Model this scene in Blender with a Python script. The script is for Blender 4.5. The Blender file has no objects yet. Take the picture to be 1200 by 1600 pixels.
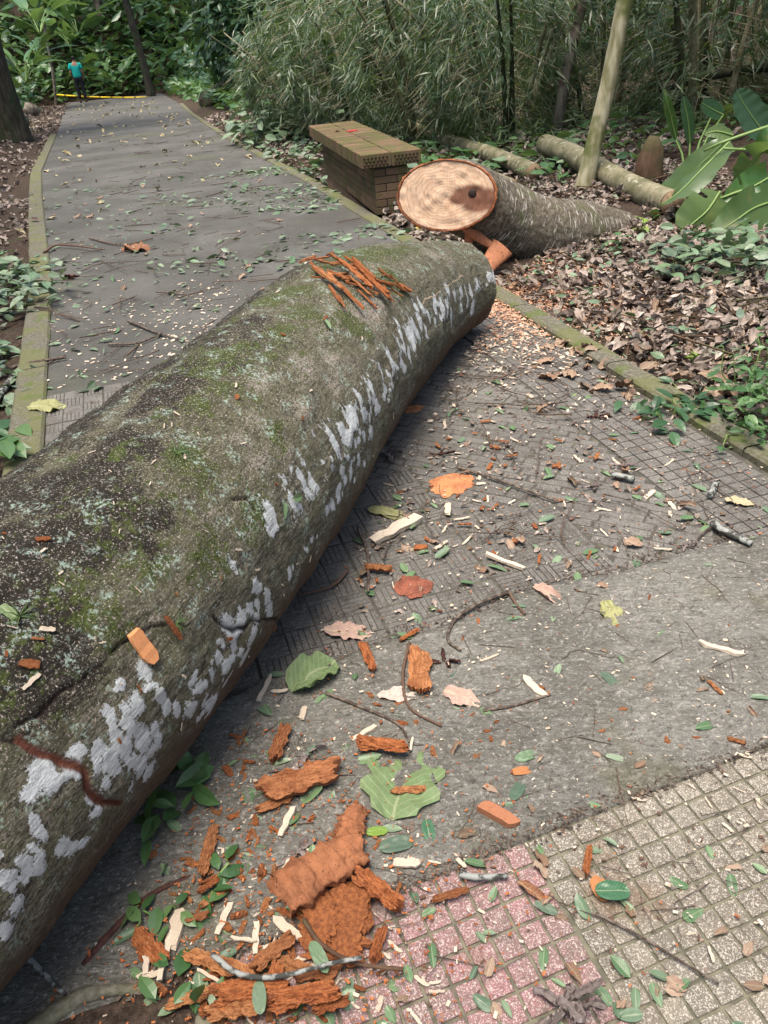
import bpy, bmesh, math, random
import numpy as np
from mathutils import Vector, Matrix
# ---------------------------------------------------------------- camera, light
sc = bpy.context.scene
FPX = 1220.0; PITCH = 0.561031; ROLL = -0.0866284; CAMH = 1.5678
def _rot(p, r):
    a = math.pi/2-p
    Rx = np.array([[1,0,0],[0,math.cos(a),-math.sin(a)],[0,math.sin(a),math.cos(a)]])
    Rz = np.array([[math.cos(r),-math.sin(r),0],[math.sin(r),math.cos(r),0],[0,0,1]])
    return Rx@Rz
CR = _rot(PITCH, ROLL); CC = np.array([0,0,CAMH])
cd = bpy.data.cameras.new('camera'); cam = bpy.data.objects.new('camera', cd); sc.collection.objects.link(cam)
cd.sensor_fit = 'VERTICAL'; cd.sensor_height = 24; cd.lens = FPX/1600*24; cd.clip_start = .02; cd.clip_end = 600
M4 = Matrix([list(CR[i])+[CC[i]] for i in range(3)]+[[0,0,0,1]]); cam.matrix_world = M4; sc.camera = cam
W = bpy.data.worlds.new('World'); sc.world = W; W.use_nodes = True
nt = W.node_tree; bg = nt.nodes['Background']
sky = nt.nodes.new('ShaderNodeTexSky'); sky.sky_type = 'NISHITA'; sky.sun_disc = False
SUN_EL, SUN_AZ = 76, -150       # azimuth measured from +Y towards +X
sky.sun_elevation = math.radians(SUN_EL); sky.sun_rotation = math.radians(SUN_AZ); sky.air_density = 1.0; sky.dust_density = 4.0; sky.ozone_density = .6
nt.links.new(sky.outputs[0], bg.inputs[0]); bg.inputs[1].default_value = .085
sd = bpy.data.lights.new('sun', 'SUN'); sun = bpy.data.objects.new('sun', sd); sc.collection.objects.link(sun)
sd.energy = 1.5; sd.angle = math.radians(34); sd.color = (1,.93,.82)
_d = Vector((math.sin(math.radians(SUN_AZ))*math.cos(math.radians(SUN_EL)), math.cos(math.radians(SUN_AZ))*math.cos(math.radians(SUN_EL)), math.sin(math.radians(SUN_EL))))
sun.rotation_euler = _d.to_track_quat('Z', 'Y').to_euler()
vs = sc.view_settings; vs.view_transform = 'Standard'; vs.look = 'None'; vs.gamma = 1; vs.exposure = 1.95
rng = np.random.default_rng(7); random.seed(7)
PI = math.pi
# ---------------------------------------------------------------- noise in numpy
def _hash(ix, iy, iz, seed):
    h = (ix.astype(np.int64)*374761393 + iy.astype(np.int64)*668265263 + iz.astype(np.int64)*2147483647 + seed*974634777) & 0xffffffff
    h = (h ^ (h >> 13))*1274126177 & 0xffffffff
    h = h ^ (h >> 16)
    return (h & 0xffff)/65535.0
def vnoise(x, y, z=None, seed=0):
    x = np.asarray(x, float); y = np.asarray(y, float); z = np.zeros_like(x) if z is None else np.asarray(z, float)
    xi, yi, zi = np.floor(x), np.floor(y), np.floor(z); fx, fy, fz = x-xi, y-yi, z-zi
    fx = fx*fx*(3-2*fx); fy = fy*fy*(3-2*fy); fz = fz*fz*(3-2*fz); r = 0
    for a in (0,1):
        wa = fx if a else 1-fx
        for b in (0,1):
            wb = fy if b else 1-fy
            for c in (0,1):
                wc = fz if c else 1-fz
                r = r + wa*wb*wc*_hash(xi+a, yi+b, zi+c, seed)
    return r
def fbm(x, y, z=None, oct=4, seed=0):
    r, a, t, f = 0, 1., 0, 1.
    for o in range(oct):
        r = r + a*vnoise(np.asarray(x)*f, np.asarray(y)*f, None if z is None else np.asarray(z)*f, seed+o); t += a; a *= .5; f *= 2.03
    return r/t
# ---------------------------------------------------------------- terrain
EV = np.array([-.267,.964]); NV = np.array([.964,.267])
def st(x, y): return EV[0]*x+EV[1]*y, NV[0]*x+NV[1]*y
def xy(s, t): return EV[0]*s+NV[0]*t, EV[1]*s+NV[1]*t
def zroad(s): return -.017*np.maximum(0, np.asarray(s, float)-9.5)
TR = 2.10
def tleft(s):
    return np.interp(s, [0,3.6,6.7,11.7,14.5,22.5,30,60], [-.56,-.61,-.68,-.99,-1.14,-1.19,-1.3,-1.6])
def tright(s): return np.interp(s, [0,17,25,32,60], [TR,2.1,2.28,2.6,3])
def sm(a, b, x):
    t = np.clip((x-a)/(b-a), 0, 1); return t*t*(3-2*t)
def terrain(x, y):
    x = np.asarray(x, float); y = np.asarray(y, float); s, t = st(x, y); zr = zroad(s)
    n = fbm(x*.7+5, y*.7, oct=4, seed=3)-.5
    right = sm(0,.25, t-tright(s)-.12); left = sm(0,.2, tleft(s)-.17-t)
    z = zr-.05
    z = z+right*(.06+.05*np.maximum(0,t-2.2)*sm(0,6,s)+.10*n+.3*sm(6,16,t)*1.5)
    lt = tleft(s)-.17-t
    z = z+left*(-.02+.04*n+sm(9,16,s)*(.9*sm(.5,3.5,lt)+.55*np.maximum(0,lt-1.5)**.8)+.3*np.clip(lt-2,0,12)*(1-sm(9,16,s)))
    z = z+sm(43,50,s)*4.5*(.8+.5*n)+sm(50,90,s)*9
    z = z+sm(13,30,t)*5
    return z
def ray(u, v): return CR@np.array([(u-600)/FPX, -(v-800)/FPX, -1.])
def G(u, v, dz=0.0):
    """point of the ground (paving or soil) seen at photo pixel u,v"""
    d = ray(u, v); z = 0.
    for i in range(12):
        p = CC+d*(z-CC[2])/d[2]
        s, t = st(p[0], p[1])
        z = float(surf(p[0], p[1]))
        z = max(z, -1.5)
    p = CC+d*(z-CC[2])/d[2]
    return np.array([p[0], p[1], z+dz])
def surf(x, y):
    s, t = st(x, y)
    on = (t > tleft(s)-.17) & (t < tright(s)+.14) & (s < 41)
    return np.where(on, zroad(s), terrain(x, y))
def at(u, v, y): d = ray(u, v); return CC+d*y/d[1]
# ---------------------------------------------------------------- object helpers
COL = sc.collection
def tag(o, label=None, cat=None, group=None, kind=None):
    if label: o['label'] = label
    if cat: o['category'] = cat
    if group: o['group'] = group
    if kind: o['kind'] = kind
    return o
def empty(name, loc=(0,0,0), **k):
    o = bpy.data.objects.new(name, None); COL.objects.link(o); o.location = loc; o.empty_display_size = .1; return tag(o, **k)
class Geo:
    def __init__(s): s.v = []; s.f = []; s.n = 0; s.m = []; s.sm = []
    def add(s, v, f, mi=0, smooth=True):
        v = np.asarray(v, float).reshape(-1,3); f = np.asarray(f, np.int64)
        s.v.append(v); s.f.append(f+s.n); s.n += len(v); s.m.append(np.full(len(f), mi)); s.sm.append(np.full(len(f), smooth)); return s
    def mesh(s, name, mats):
        V = np.concatenate(s.v); me = bpy.data.meshes.new(name)
        me.vertices.add(len(V)); me.vertices.foreach_set('co', V.astype(np.float32).ravel())
        tot = sum(f.size for f in s.f); nf = sum(len(f) for f in s.f)
        me.loops.add(tot); me.polygons.add(nf)
        me.loops.foreach_set('vertex_index', np.concatenate([f.ravel() for f in s.f]).astype(np.int32))
        cnt = np.concatenate([np.full(len(f), f.shape[1]) for f in s.f]); st_ = np.r_[0, np.cumsum(cnt)[:-1]]
        me.polygons.foreach_set('loop_start', st_.astype(np.int32)); 
        me.polygons.foreach_set('material_index', np.concatenate(s.m).astype(np.int32))
        me.polygons.foreach_set('use_smooth', np.concatenate(s.sm))
        for m in (mats if isinstance(mats, (list,tuple)) else [mats]): me.materials.append(m)
        me.update(calc_edges=True); me.validate(); return me
    def obj(s, name, mats, parent=None, loc=None):
        o = bpy.data.objects.new(name, s.mesh(name, mats)); COL.objects.link(o)
        if parent: o.parent = parent
        if loc is not None: o.location = loc
        return o
def inst(me, name, loc, rot=(0,0,0), scale=1, parent=None):
    o = bpy.data.objects.new(name, me); COL.objects.link(o); o.location = loc; o.rotation_euler = rot
    o.scale = (scale,)*3 if np.isscalar(scale) else scale
    if parent: o.parent = parent
    return o
def grid_faces(nu, nv, wrap=False):
    i = np.arange(nu-1)[:,None]; j = np.arange(nv if wrap else nv-1)[None,:]
    j2 = (j+1) % nv
    return np.stack([i*nv+j, i*nv+j2, (i+1)*nv+j2, (i+1)*nv+j], -1).reshape(-1,4)
def tube(pts, rad, n=8, cap=True, wob=0, seed=0):
    pts = np.asarray(pts, float); rad = np.broadcast_to(np.asarray(rad, float), (len(pts),))
    T = np.gradient(pts, axis=0); T /= np.linalg.norm(T, axis=1)[:,None]+1e-9
    up = np.array([0,0,1.]) if abs(T[0][2]) < .9 else np.array([1.,0,0])
    V = []
    a = np.linspace(0, 2*PI, n, endpoint=False)
    for k in range(len(pts)):
        x = np.cross(up, T[k]); x /= np.linalg.norm(x)+1e-9; y = np.cross(T[k], x)
        up = y
        r = rad[k]*(1+wob*(vnoise(np.cos(a)*1.5+seed, np.sin(a)*1.5+k*.7, seed=seed)-.5)*2)
        V.append(pts[k]+r[:,None]*(np.cos(a)[:,None]*x+np.sin(a)[:,None]*y))
    V = np.concatenate(V); F = grid_faces(len(pts), n, True)
    if not cap: return V, F
    V2 = np.concatenate([V, [pts[0]], [pts[-1]]]); c0, c1 = len(V), len(V)+1; b = (len(pts)-1)*n
    # caps as quads built of pairs of wedges
    Fc = []
    for j in range(0, n-1, 2):
        Fc.append([c0, (j+2) % n, j+1, j]); Fc.append([c1, b+j, b+j+1, b+(j+2) % n])
    return V2, np.concatenate([F, np.array(Fc)])
def boxv(c, h, R=None):
    c = np.asarray(c, float); h = np.asarray(h, float)
    v = np.array([[x,y,z] for x in (-1,1) for y in (-1,1) for z in (-1,1)], float)*h
    if R is not None: v = v@np.asarray(R).T
    f = np.array([[0,1,3,2],[4,6,7,5],[0,4,5,1],[2,3,7,6],[0,2,6,4],[1,5,7,3]])
    return v+c, f
def rz(a): c, s = math.cos(a), math.sin(a); return np.array([[c,-s,0],[s,c,0],[0,0,1.]])
def rx(a): c, s = math.cos(a), math.sin(a); return np.array([[1.,0,0],[0,c,-s],[0,s,c]])
def ry(a): c, s = math.cos(a), math.sin(a); return np.array([[c,0,s],[0,1.,0],[-s,0,c]])
def bevblock(c, h, bev, R=None):
    """block with chamfered top: 12 verts"""
    x, y, z = h; b = bev
    v = np.array([[-x,-y,-z],[x,-y,-z],[x,y,-z],[-x,y,-z],[-x,-y,z-b],[x,-y,z-b],[x,y,z-b],[-x,y,z-b],[-x+b,-y+b,z],[x-b,-y+b,z],[x-b,y-b,z],[-x+b,y-b,z]])
    f = [[0,1,5,4],[1,2,6,5],[2,3,7,6],[3,0,4,7],[4,5,9,8],[5,6,10,9],[6,7,11,10],[7,4,8,11],[8,9,10,11]]
    if R is not None: v = v@np.asarray(R).T
    return v+np.asarray(c, float), np.array(f)
def frames(d, n):
    """columns side,dir,normal from direction arrays"""
    d = d/np.linalg.norm(d, axis=1)[:,None]; s = np.cross(d, n); s /= np.linalg.norm(s, axis=1)[:,None]+1e-9; m = np.cross(s, d)
    return np.stack([s, d, m], -1)
def batch(tv, tf, pos, R, sc_):
    V = np.einsum('nij,kj->nki', R, tv)*np.asarray(sc_).reshape(-1,1,1)+pos[:,None,:]
    F = tf[None]+ (np.arange(len(pos))*len(tv))[:,None,None]
    return V.reshape(-1,3), F.reshape(-1, tf.shape[1])
# ---------------------------------------------------------------- materials
class NT:
    def __init__(s, name):
        s.m = bpy.data.materials.new(name); s.m.use_nodes = True; s.t = s.m.node_tree; s.p = s.t.nodes['Principled BSDF']; s.out = s.t.nodes['Material Output']
    def n(s, typ, ins=None, **kw):
        nd = s.t.nodes.new('ShaderNode'+typ)
        for k, v in kw.items(): setattr(nd, k, v)
        for k, v in (ins or {}).items(): s.set(nd.inputs[k], v)
        return nd
    def set(s, sock, v):
        if isinstance(v, bpy.types.NodeSocket): s.t.links.new(v, sock)
        elif isinstance(v, bpy.types.Node): s.t.links.new(v.outputs[0], sock)
        else:
            if isinstance(v, tuple) and len(v) == 3 and sock.type == 'RGBA': v = v+(1,)
            sock.default_value = v
    def obj(s): return s.n('TexCoord').outputs['Object']
    def pos(s): return s.n('NewGeometry').outputs['Position']
    def noise(s, vec, scale, det=3, rough=.55, dist=0): return s.n('TexNoise', {'Vector': vec, 'Scale': scale, 'Detail': det, 'Roughness': rough, 'Distortion': dist}).outputs[0]
    def vor(s, vec, scale, feature='F1', rand=1): return s.n('TexVoronoi', {'Vector': vec, 'Scale': scale, 'Randomness': rand}, feature=feature)
    def ramp(s, f, stops, interp='LINEAR'):
        r = s.n('ValToRGB', {'Fac': f}); e = r.color_ramp.elements; r.color_ramp.interpolation = interp
        while len(e) < len(stops): e.new(.5)
        for i, (p, c) in enumerate(stops): e[i].position = p; e[i].color = (c+(1,)) if isinstance(c, tuple) else (c,c,c,1)
        return r.outputs[0]
    def mix(s, f, a, b, mode='MIX'):
        m = s.n('Mix', data_type='RGBA', blend_type=mode); s.set(m.inputs[0], f); s.set(m.inputs[6], a); s.set(m.inputs[7], b); return m.outputs[2]
    def math(s, op, a, b=0., c=0., clamp=False):
        m = s.n('Math', operation=op, use_clamp=clamp); s.set(m.inputs[0], a); s.set(m.inputs[1], b)
        if op in ('MULTIPLY_ADD',): s.set(m.inputs[2], c)
        return m.outputs[0]
    def step(s, v, lo, hi): return s.n('MapRange', {'Value': v, 'From Min': lo, 'From Max': hi}, interpolation_type='SMOOTHSTEP').outputs[0]
    def scale(s, vec, sx, sy, sz): return s.n('Mapping', {'Vector': vec, 'Scale': (sx,sy,sz)}).outputs[0]
    def bump(s, h, st_=.5, dist=.01, prev=None):
        b = s.n('Bump', {'Height': h, 'Strength': st_, 'Distance': dist})
        if prev: s.set(b.inputs['Normal'], prev)
        return b.outputs[0]
    def fin(s, col, rough=.8, nrm=None, spec=.3):
        s.set(s.p.inputs['Base Color'], col); s.set(s.p.inputs['Roughness'], rough); s.set(s.p.inputs['Specular IOR Level'], spec)
        if nrm is not None: s.set(s.p.inputs['Normal'], nrm)
        return s.m
def leafmat(name, cols, rough=.5, spec=.4, trans=.25, spots=0., under=None, stripe=0, veins=0):
    m = NT(name); g = m.n('NewGeometry'); oi = m.n('ObjectInfo')
    r = m.math('FRACT', m.math('ADD', g.outputs['Random Per Island'], oi.outputs['Random']))
    k = len(cols); c = m.ramp(r, [((i)/(k-1), cc) for i, cc in enumerate(cols)])
    n = m.noise(m.obj(), 22, 3); c = m.mix(m.step(n, .35, .7), c, m.mix(.35, c, (.12,.10,.05)), 'MIX') if spots else c
    if spots:
        c = m.mix(m.math('MULTIPLY', m.step(m.noise(m.obj(), 60, 2), .62, .7), spots), c, (.07,.035,.015))
    if stripe:
        wv = m.n('TexWave', {'Vector': m.n('TexCoord').outputs['UV'], 'Scale': stripe*.7, 'Distortion': 1.2}).outputs['Fac']
        c = m.mix(m.math('MULTIPLY', wv, .35), c, m.mix(.6, c, (.02,.05,.015))); c = m.mix(m.math('MULTIPLY', m.step(m.noise(m.obj(), 9, 4), .52, .7), .5), c, (.17,.15,.05))
    if veins:
        sp_ = m.n('SeparateXYZ', {0: m.obj()}); ax_ = m.math('ABSOLUTE', sp_.outputs[0]); mid_ = m.step(ax_, .022, .008)
        w2 = m.math('SINE', m.math('MULTIPLY', m.math('SUBTRACT', sp_.outputs[1], m.math('MULTIPLY', ax_, .8)), 62.)); vv = m.math('MAXIMUM', mid_, m.math('MULTIPLY', m.step(w2, .86, 1.), .7))
        c = m.mix(m.math('MULTIPLY', vv, veins), c, m.mix(.6, c, (.45,.45,.28)))
    if under: c = m.mix(m.math('MULTIPLY', g.outputs['Backfacing'], .8), c, under)
    m.fin(c, rough, spec=spec)
    if trans:
        tr = m.n('BsdfTranslucent', {'Color': m.mix(.5, c, (.25,.4,.06))}); mx = m.n('MixShader', {0: trans, 1: m.p.outputs[0], 2: tr.outputs[0]})
        m.t.links.new(mx.outputs[0], m.out.inputs[0])
    return m.m
M = {}
M['bamboo_leaf'] = leafmat('bamboo_leaf', [(.02,.045,.018),(.03,.065,.025),(.12,.165,.08),(.022,.05,.02),(.03,.06,.025),(.09,.13,.06),(.02,.045,.018),(.22,.27,.14)], .40, .6, .25)  # mostly dark leaf tones, putting the shaded gaps into the colour
M['bright_or_backlit_leaf'] = leafmat('bright_or_backlit_leaf', [(.18,.33,.04),(.28,.43,.08),(.34,.44,.12)], .4, .4, .5)  # bright leaf colour, also standing in for backlight in the upper right foliage
M['dark_leaf'] = leafmat('dark_leaf', [(.02,.055,.022),(.035,.085,.035),(.05,.11,.045)], .36, .5, .15)
M['mid_leaf'] = leafmat('mid_leaf', [(.04,.10,.035),(.07,.15,.05),(.11,.19,.07)], .38, .5, .25)
M['big_leaf'] = leafmat('big_leaf', [(.025,.075,.02),(.05,.13,.028)], .28, .55, .3, under=(.09,.14,.055), stripe=30)
M['pale_under'] = leafmat('pale_under', [(.065,.12,.035),(.11,.165,.06)], .45, .4, .25, stripe=30)
M['green_leaf'] = leafmat('green_leaf', [(.07,.135,.075),(.11,.19,.10),(.18,.26,.16),(.06,.11,.075),(.24,.31,.21)], .45, .4, .1, spots=.5)
M['dry_leaf'] = leafmat('dry_leaf', [(.17,.135,.115),(.33,.275,.24),(.11,.08,.07),(.45,.385,.34),(.21,.155,.13),(.38,.31,.27),(.08,.067,.06)], .75, .2, 0, spots=.4)
M['orange_leaf'] = leafmat('orange_leaf', [(.36,.13,.05),(.42,.18,.07),(.27,.10,.045)], .7, .2, 0, spots=.5)
M['grey_leaf'] = leafmat('grey_leaf', [(.13,.105,.10),(.24,.20,.19),(.07,.055,.05)], .7, .3, 0)
def wood(name, a, b, dark, sc_=40, st_=.6, rough=.85):
    m = NT(name); v = m.n('TexCoord').outputs['Object']; oi = m.n('ObjectInfo')
    v2 = m.n('VectorMath', {0: v, 1: m.n('CombineXYZ', {0: m.math('MULTIPLY', oi.outputs['Random'], 7.)}).outputs[0]}, operation='ADD').outputs[0]
    f = m.noise(m.scale(v2, 1, .14, 1), sc_*4, 4, .6); c = m.mix(m.step(f, .3, .7), a, b)
    p = m.noise(v2, sc_*1.2, 4, .6); c = m.mix(m.step(p, .52, .72), c, dark)
    c = m.mix(m.math('MULTIPLY', oi.outputs['Random'], .3), c, dark)
    return m.fin(c, rough, m.bump(m.math('ADD', f, p), st_, .004), .15)
def orangebark(name, cols, dark):
    m = NT(name); v = m.obj(); oi = m.n('ObjectInfo'); v2 = m.n('VectorMath', {0: v, 1: m.n('CombineXYZ', {0: m.math('MULTIPLY', oi.outputs['Random'], 17.)}).outputs[0]}, operation='ADD').outputs[0]
    fb = m.noise(m.scale(v2, 1, .09, 1), 34, 5, .65, .3); bl = m.noise(v2, 5, 5, .65); sp = m.noise(v2, 30, 4, .7)
    c = m.ramp(oi.outputs['Random'], [(0, cols[0]), (.35, cols[1]), (.65, cols[2]), (1, cols[3])])
    c = m.mix(m.step(fb, .36, .64), m.mix(.3, c, dark), m.mix(.25, c, (.60,.29,.13))); c = m.mix(m.math('MULTIPLY', m.step(bl, .48, .64), .75), c, m.mix(.7, c, dark)); c = m.mix(m.math('MULTIPLY', m.step(sp, .58, .66), .7), c, dark)
    return m.fin(c, .9, m.bump(m.math('ADD', m.math('MULTIPLY', fb, 1.5), sp), .9, .004), .12)
M['bark_chip'] = orangebark('orange_bark', [(.39,.13,.045),(.30,.09,.032),(.42,.19,.08),(.20,.065,.03)], (.12,.034,.014))
M['bark_side'] = orangebark('brown_bark', [(.36,.11,.045),(.22,.07,.035),(.42,.14,.05),(.15,.06,.035)], (.06,.028,.016))
M['red_wood'] = wood('red_wood', (.44,.20,.11), (.33,.13,.065), (.20,.075,.04))
M['sawdust'] = wood('sawdust', (.60,.40,.28), (.50,.28,.18), (.40,.18,.10))
M['white_chip'] = wood('white_chip', (.64,.56,.46), (.50,.41,.31), (.36,.26,.18), 30, .5)
M['dark_bark'] = wood('dark_bark', (.10,.045,.035), (.06,.028,.024), (.03,.015,.012))
def twigm():
    m = NT('twig'); v = m.obj(); n = m.noise(v, 60, 3); oi = m.n('ObjectInfo')
    c = m.mix(m.step(n, .4, .65), (.055,.04,.032), (.15,.12,.095)); c = m.mix(m.step(oi.outputs['Random'], .5, 1), c, (.11,.065,.045))
    return m.fin(c, .85, m.bump(n, .5, .003), .2)
M['twig'] = twigm()
def lichen_twig():
    m = NT('lichen_twig'); v = m.obj(); n = m.noise(v, 45, 3)
    return m.fin(m.mix(m.step(n, .45, .6), (.05,.05,.045), (.27,.28,.26)), .9, m.bump(n, .6, .004), .1)
M['lichen_twig'] = lichen_twig()
def trunkm(name, a, b, moss):
    m = NT(name); v = m.pos(); n = m.noise(m.scale(v, 1, 1, .25), 14, 5); n2 = m.noise(v, 3, 3)
    c = m.mix(m.step(n, .35, .65), a, b); c = m.mix(m.step(n2, .5, .62), c, moss)
    return m.fin(c, .9, m.bump(n, .7, .03), .15)
def culm():
    m = NT('cut_bamboo'); v = m.pos(); n = m.noise(v, 6, 4); n2 = m.noise(v, 28, 4)
    c = m.mix(m.step(n, .35, .65), (.11,.105,.055), (.23,.205,.13)); c = m.mix(m.math('MULTIPLY', m.step(n2, .5, .68), .6), c, (.07,.075,.03))
    c = m.mix(m.step(m.noise(v, 16, 4), .58, .66), c, (.30,.28,.21))
    return m.fin(c, .7, m.bump(n2, .3, .01), .3)
M['mossy_trunk'] = culm()
M['pale_mossy'] = trunkm('pale_mossy_trunk', (.17,.16,.08), (.38,.35,.24), (.11,.125,.045))
M['dark_trunk'] = trunkm('dark_trunk', (.028,.024,.018), (.06,.055,.04), (.03,.045,.02))
M['pale_trunk'] = trunkm('pale_trunk', (.10,.085,.07), (.19,.17,.14), (.07,.05,.045))
M['brown_trunk'] = trunkm('brown_trunk', (.07,.04,.025), (.12,.075,.05), (.07,.06,.03))
def soilm():
    m = NT('soil'); v = m.pos(); n = m.noise(v, 3, 6, .65); n2 = m.noise(v, 40, 5, .7)
    c = m.mix(m.step(n2, .3, .7), (.028,.02,.015), (.10,.072,.055)); c = m.mix(m.step(n, .55, .7), c, (.05,.06,.03))
    return m.fin(c, .95, m.bump(m.math('ADD', n2, n), 1., .03), .1)
M['soil'] = soilm()
def roadm():
    m = NT('road_concrete'); v = m.pos(); n = m.noise(v, 1.1, 6, .65); n2 = m.noise(v, 130, 3, .7); n3 = m.noise(v, 9, 5, .7)
    c = m.mix(m.step(n, .35, .68), (.084,.083,.076), (.152,.15,.138)); c = m.mix(m.math('MULTIPLY', m.step(n3, .5, .75), .5), c, (.16,.15,.125))
    c = m.mix(m.step(n2, .42, .7), m.mix(.6, c, (.03,.026,.02)), c)
    c = m.mix(m.math('MULTIPLY', m.step(m.noise(v, .6, 4), .55, .7), .4), c, (.08,.09,.045))
    return m.fin(c, .85, m.bump(m.math('ADD', n2, n3), .5, .006), .25)
M['road'] = roadm()
def bandm():
    m = NT('broomed_concrete'); v = m.pos()
    sw = m.noise(m.scale(v, 1, 2.2, 1), 22, 4, .68, 2.2); sw = m.step(sw, .38, .6)
    n = m.noise(v, 1.7, 6, .6); n2 = m.noise(v, 220, 2, .6); n3 = m.noise(v, 14, 5, .7); ag = m.vor(v, 260)
    c = m.mix(m.step(n, .36, .66), (.125,.119,.102), (.22,.212,.188)); c = m.mix(m.math('MULTIPLY', m.step(n3, .45, .7), .55), c, (.085,.076,.055))
    c = m.mix(m.math('MULTIPLY', m.step(sw, .2, .8), .34), m.mix(.25, c, (.03,.025,.02)), m.mix(.4, c, (.33,.32,.29)))
    c = m.mix(m.math('MULTIPLY', m.step(m.noise(v, 90, 3, .7), .56, .66), .55), c, (.40,.38,.33))
    c = m.mix(m.math('MULTIPLY', m.step(m.noise(v, 75, 3, .7), .56, .64), .6), c, (.05,.045,.035))
    c = m.mix(m.math('MULTIPLY', m.step(m.noise(v, 2.6, 3), .56, .68), .35), c, (.09,.085,.035))
    h = m.math('ADD', m.math('MULTIPLY', sw, .8), m.math('ADD', n2, n3))
    return m.fin(c, .88, m.bump(h, .8, .004), .25)
M['band'] = bandm()
def terrazzo(name, base, tint, chipl):
    m = NT(name); v = m.pos(); g = m.n('NewGeometry')
    vo = m.vor(v, 520); vo2 = m.vor(v, 330); rnd = m.n('TexWhiteNoise', {'Vector': vo.outputs['Position']}, noise_dimensions='3D').outputs[0]
    rnd2 = m.n('TexWhiteNoise', {'Vector': vo2.outputs['Position']}, noise_dimensions='3D').outputs[0]
    b = m.mix(g.outputs['Random Per Island'], base, tint); b = m.mix(m.step(m.noise(v, 5, 4), .35, .65), b, m.mix(.55, b, (.14,.115,.09)))
    c = m.mix(m.step(rnd, .55, .59), b, m.mix(.5, b, (.06,.05,.045))); c = m.mix(m.step(rnd, .84, .86), c, chipl)
    c = m.mix(m.math('MULTIPLY', m.step(rnd2, .88, .90), .55), c, (.50,.46,.40))
    c = m.mix(m.math('MULTIPLY', m.step(m.noise(v, 3.4, 4), .55, .68), .55), c, (.13,.075,.04))
    c = m.mix(m.math('MULTIPLY', m.step(m.noise(v, 26, 4, .7), .5, .68), .5), c, (.08,.07,.055))
    return m.fin(c, .7, m.bump(rnd, .35, .0015), .3)
M['pink'] = terrazzo('pink_terrazzo', (.31,.15,.155), (.22,.125,.12), (.40,.30,.29))
M['yellow'] = terrazzo('yellow_terrazzo', (.215,.19,.145), (.155,.138,.112), (.37,.34,.28))
def bedm():
    m = NT('dark_joint'); v = m.pos(); n = m.noise(v, 20, 4); return m.fin(m.mix(m.step(n, .45, .65), (.06,.055,.048), (.09,.085,.06)), .95)
M['joint'] = bedm()
def groutm():
    m = NT('mossy_grout'); v = m.pos(); n = m.noise(v, 30, 4)
    return m.fin(m.mix(m.step(n, .4, .65), (.17,.16,.115), (.10,.095,.07)), .95, m.bump(n, .4, .003), .1)
M['grout'] = groutm()
def paverm():
    m = NT('dark_pavers'); v = m.pos(); g = m.n('NewGeometry'); n = m.noise(v, 1.6, 5); n2 = m.noise(v, 160, 3, .7); n3 = m.noise(v, 18, 5, .7)
    c = m.mix(g.outputs['Random Per Island'], (.118,.113,.102), (.165,.158,.145)); c = m.mix(m.step(n, .45, .7), c, (.21,.20,.18))
    c = m.mix(m.math('MULTIPLY', m.step(n3, .45, .72), .6), c, (.06,.05,.042)); c = m.mix(m.step(n2, .4, .65), m.mix(.5, c, (.04,.033,.028)), c)
    c = m.mix(m.math('MULTIPLY', m.step(m.noise(v, 210, 2), .63, .68), .6), c, (.36,.33,.29))
    return m.fin(c, .85, m.bump(m.math('ADD', n2, n3), .5, .003), .25)
M['paver'] = paverm()
def curbm():
    m = NT('mossy_curb'); v = m.pos(); n = m.noise(v, 3.2, 5); n2 = m.noise(v, 50, 5, .7)
    c = m.mix(m.step(n2, .35, .7), (.085,.078,.058), (.17,.16,.125)); c = m.mix(m.math('MULTIPLY', m.step(n, .42, .62), .7), c, (.12,.125,.05)); c = m.mix(m.math('MULTIPLY', m.step(m.noise(v, 7, 4), .55, .68), .7), c, (.08,.11,.025))
    return m.fin(c, .9, m.bump(n2, .8, .008), .15)
M['curb'] = curbm()
def brickm(name, moss):
    m = NT(name); v = m.pos(); g = m.n('NewGeometry'); n = m.noise(v, 5, 4); n2 = m.noise(v, 60, 4, .7)
    c = m.mix(g.outputs['Random Per Island'], (.09,.065,.04), (.22,.135,.085)); c = m.mix(m.step(n2, .35, .7), m.mix(.5, c, (.08,.055,.035)), c)
    c = m.mix(m.math('MULTIPLY', m.step(n, .5-moss*.2, .62), .75), c, (.085,.09,.032))
    return m.fin(c, .9, m.bump(n2, .6, .006), .15)
M['brick'] = brickm('mossy_brick', .65); M['brick_side'] = brickm('brown_brick', .35)
M['mortar'] = NT('mortar').fin((.075,.065,.05), .95)
def flat(name, c, r=.8, sp=.3): return NT(name).fin(c, r, None, sp)
M['hole'] = flat('hole', (.02,.012,.008))
# ================================================================ PAVING
def strip(name, s0, s1, tf0, tf1, z, mat, ns, nt_, zadd=None):
    s = np.linspace(s0, s1, ns)[:,None]*np.ones((1,nt_)); k = np.linspace(0,1,nt_)[None,:]
    t = tf0(s)*(1-k)+tf1(s)*k; x, y = xy(s, t); zz = zroad(s)+z+(0 if zadd is None else zadd(x, y))
    V = np.stack([x,y,zz], -1).reshape(-1,3); g = Geo(); g.add(V, grid_faces(ns, nt_)[:, ::-1]); return g.obj(name, mat)
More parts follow.
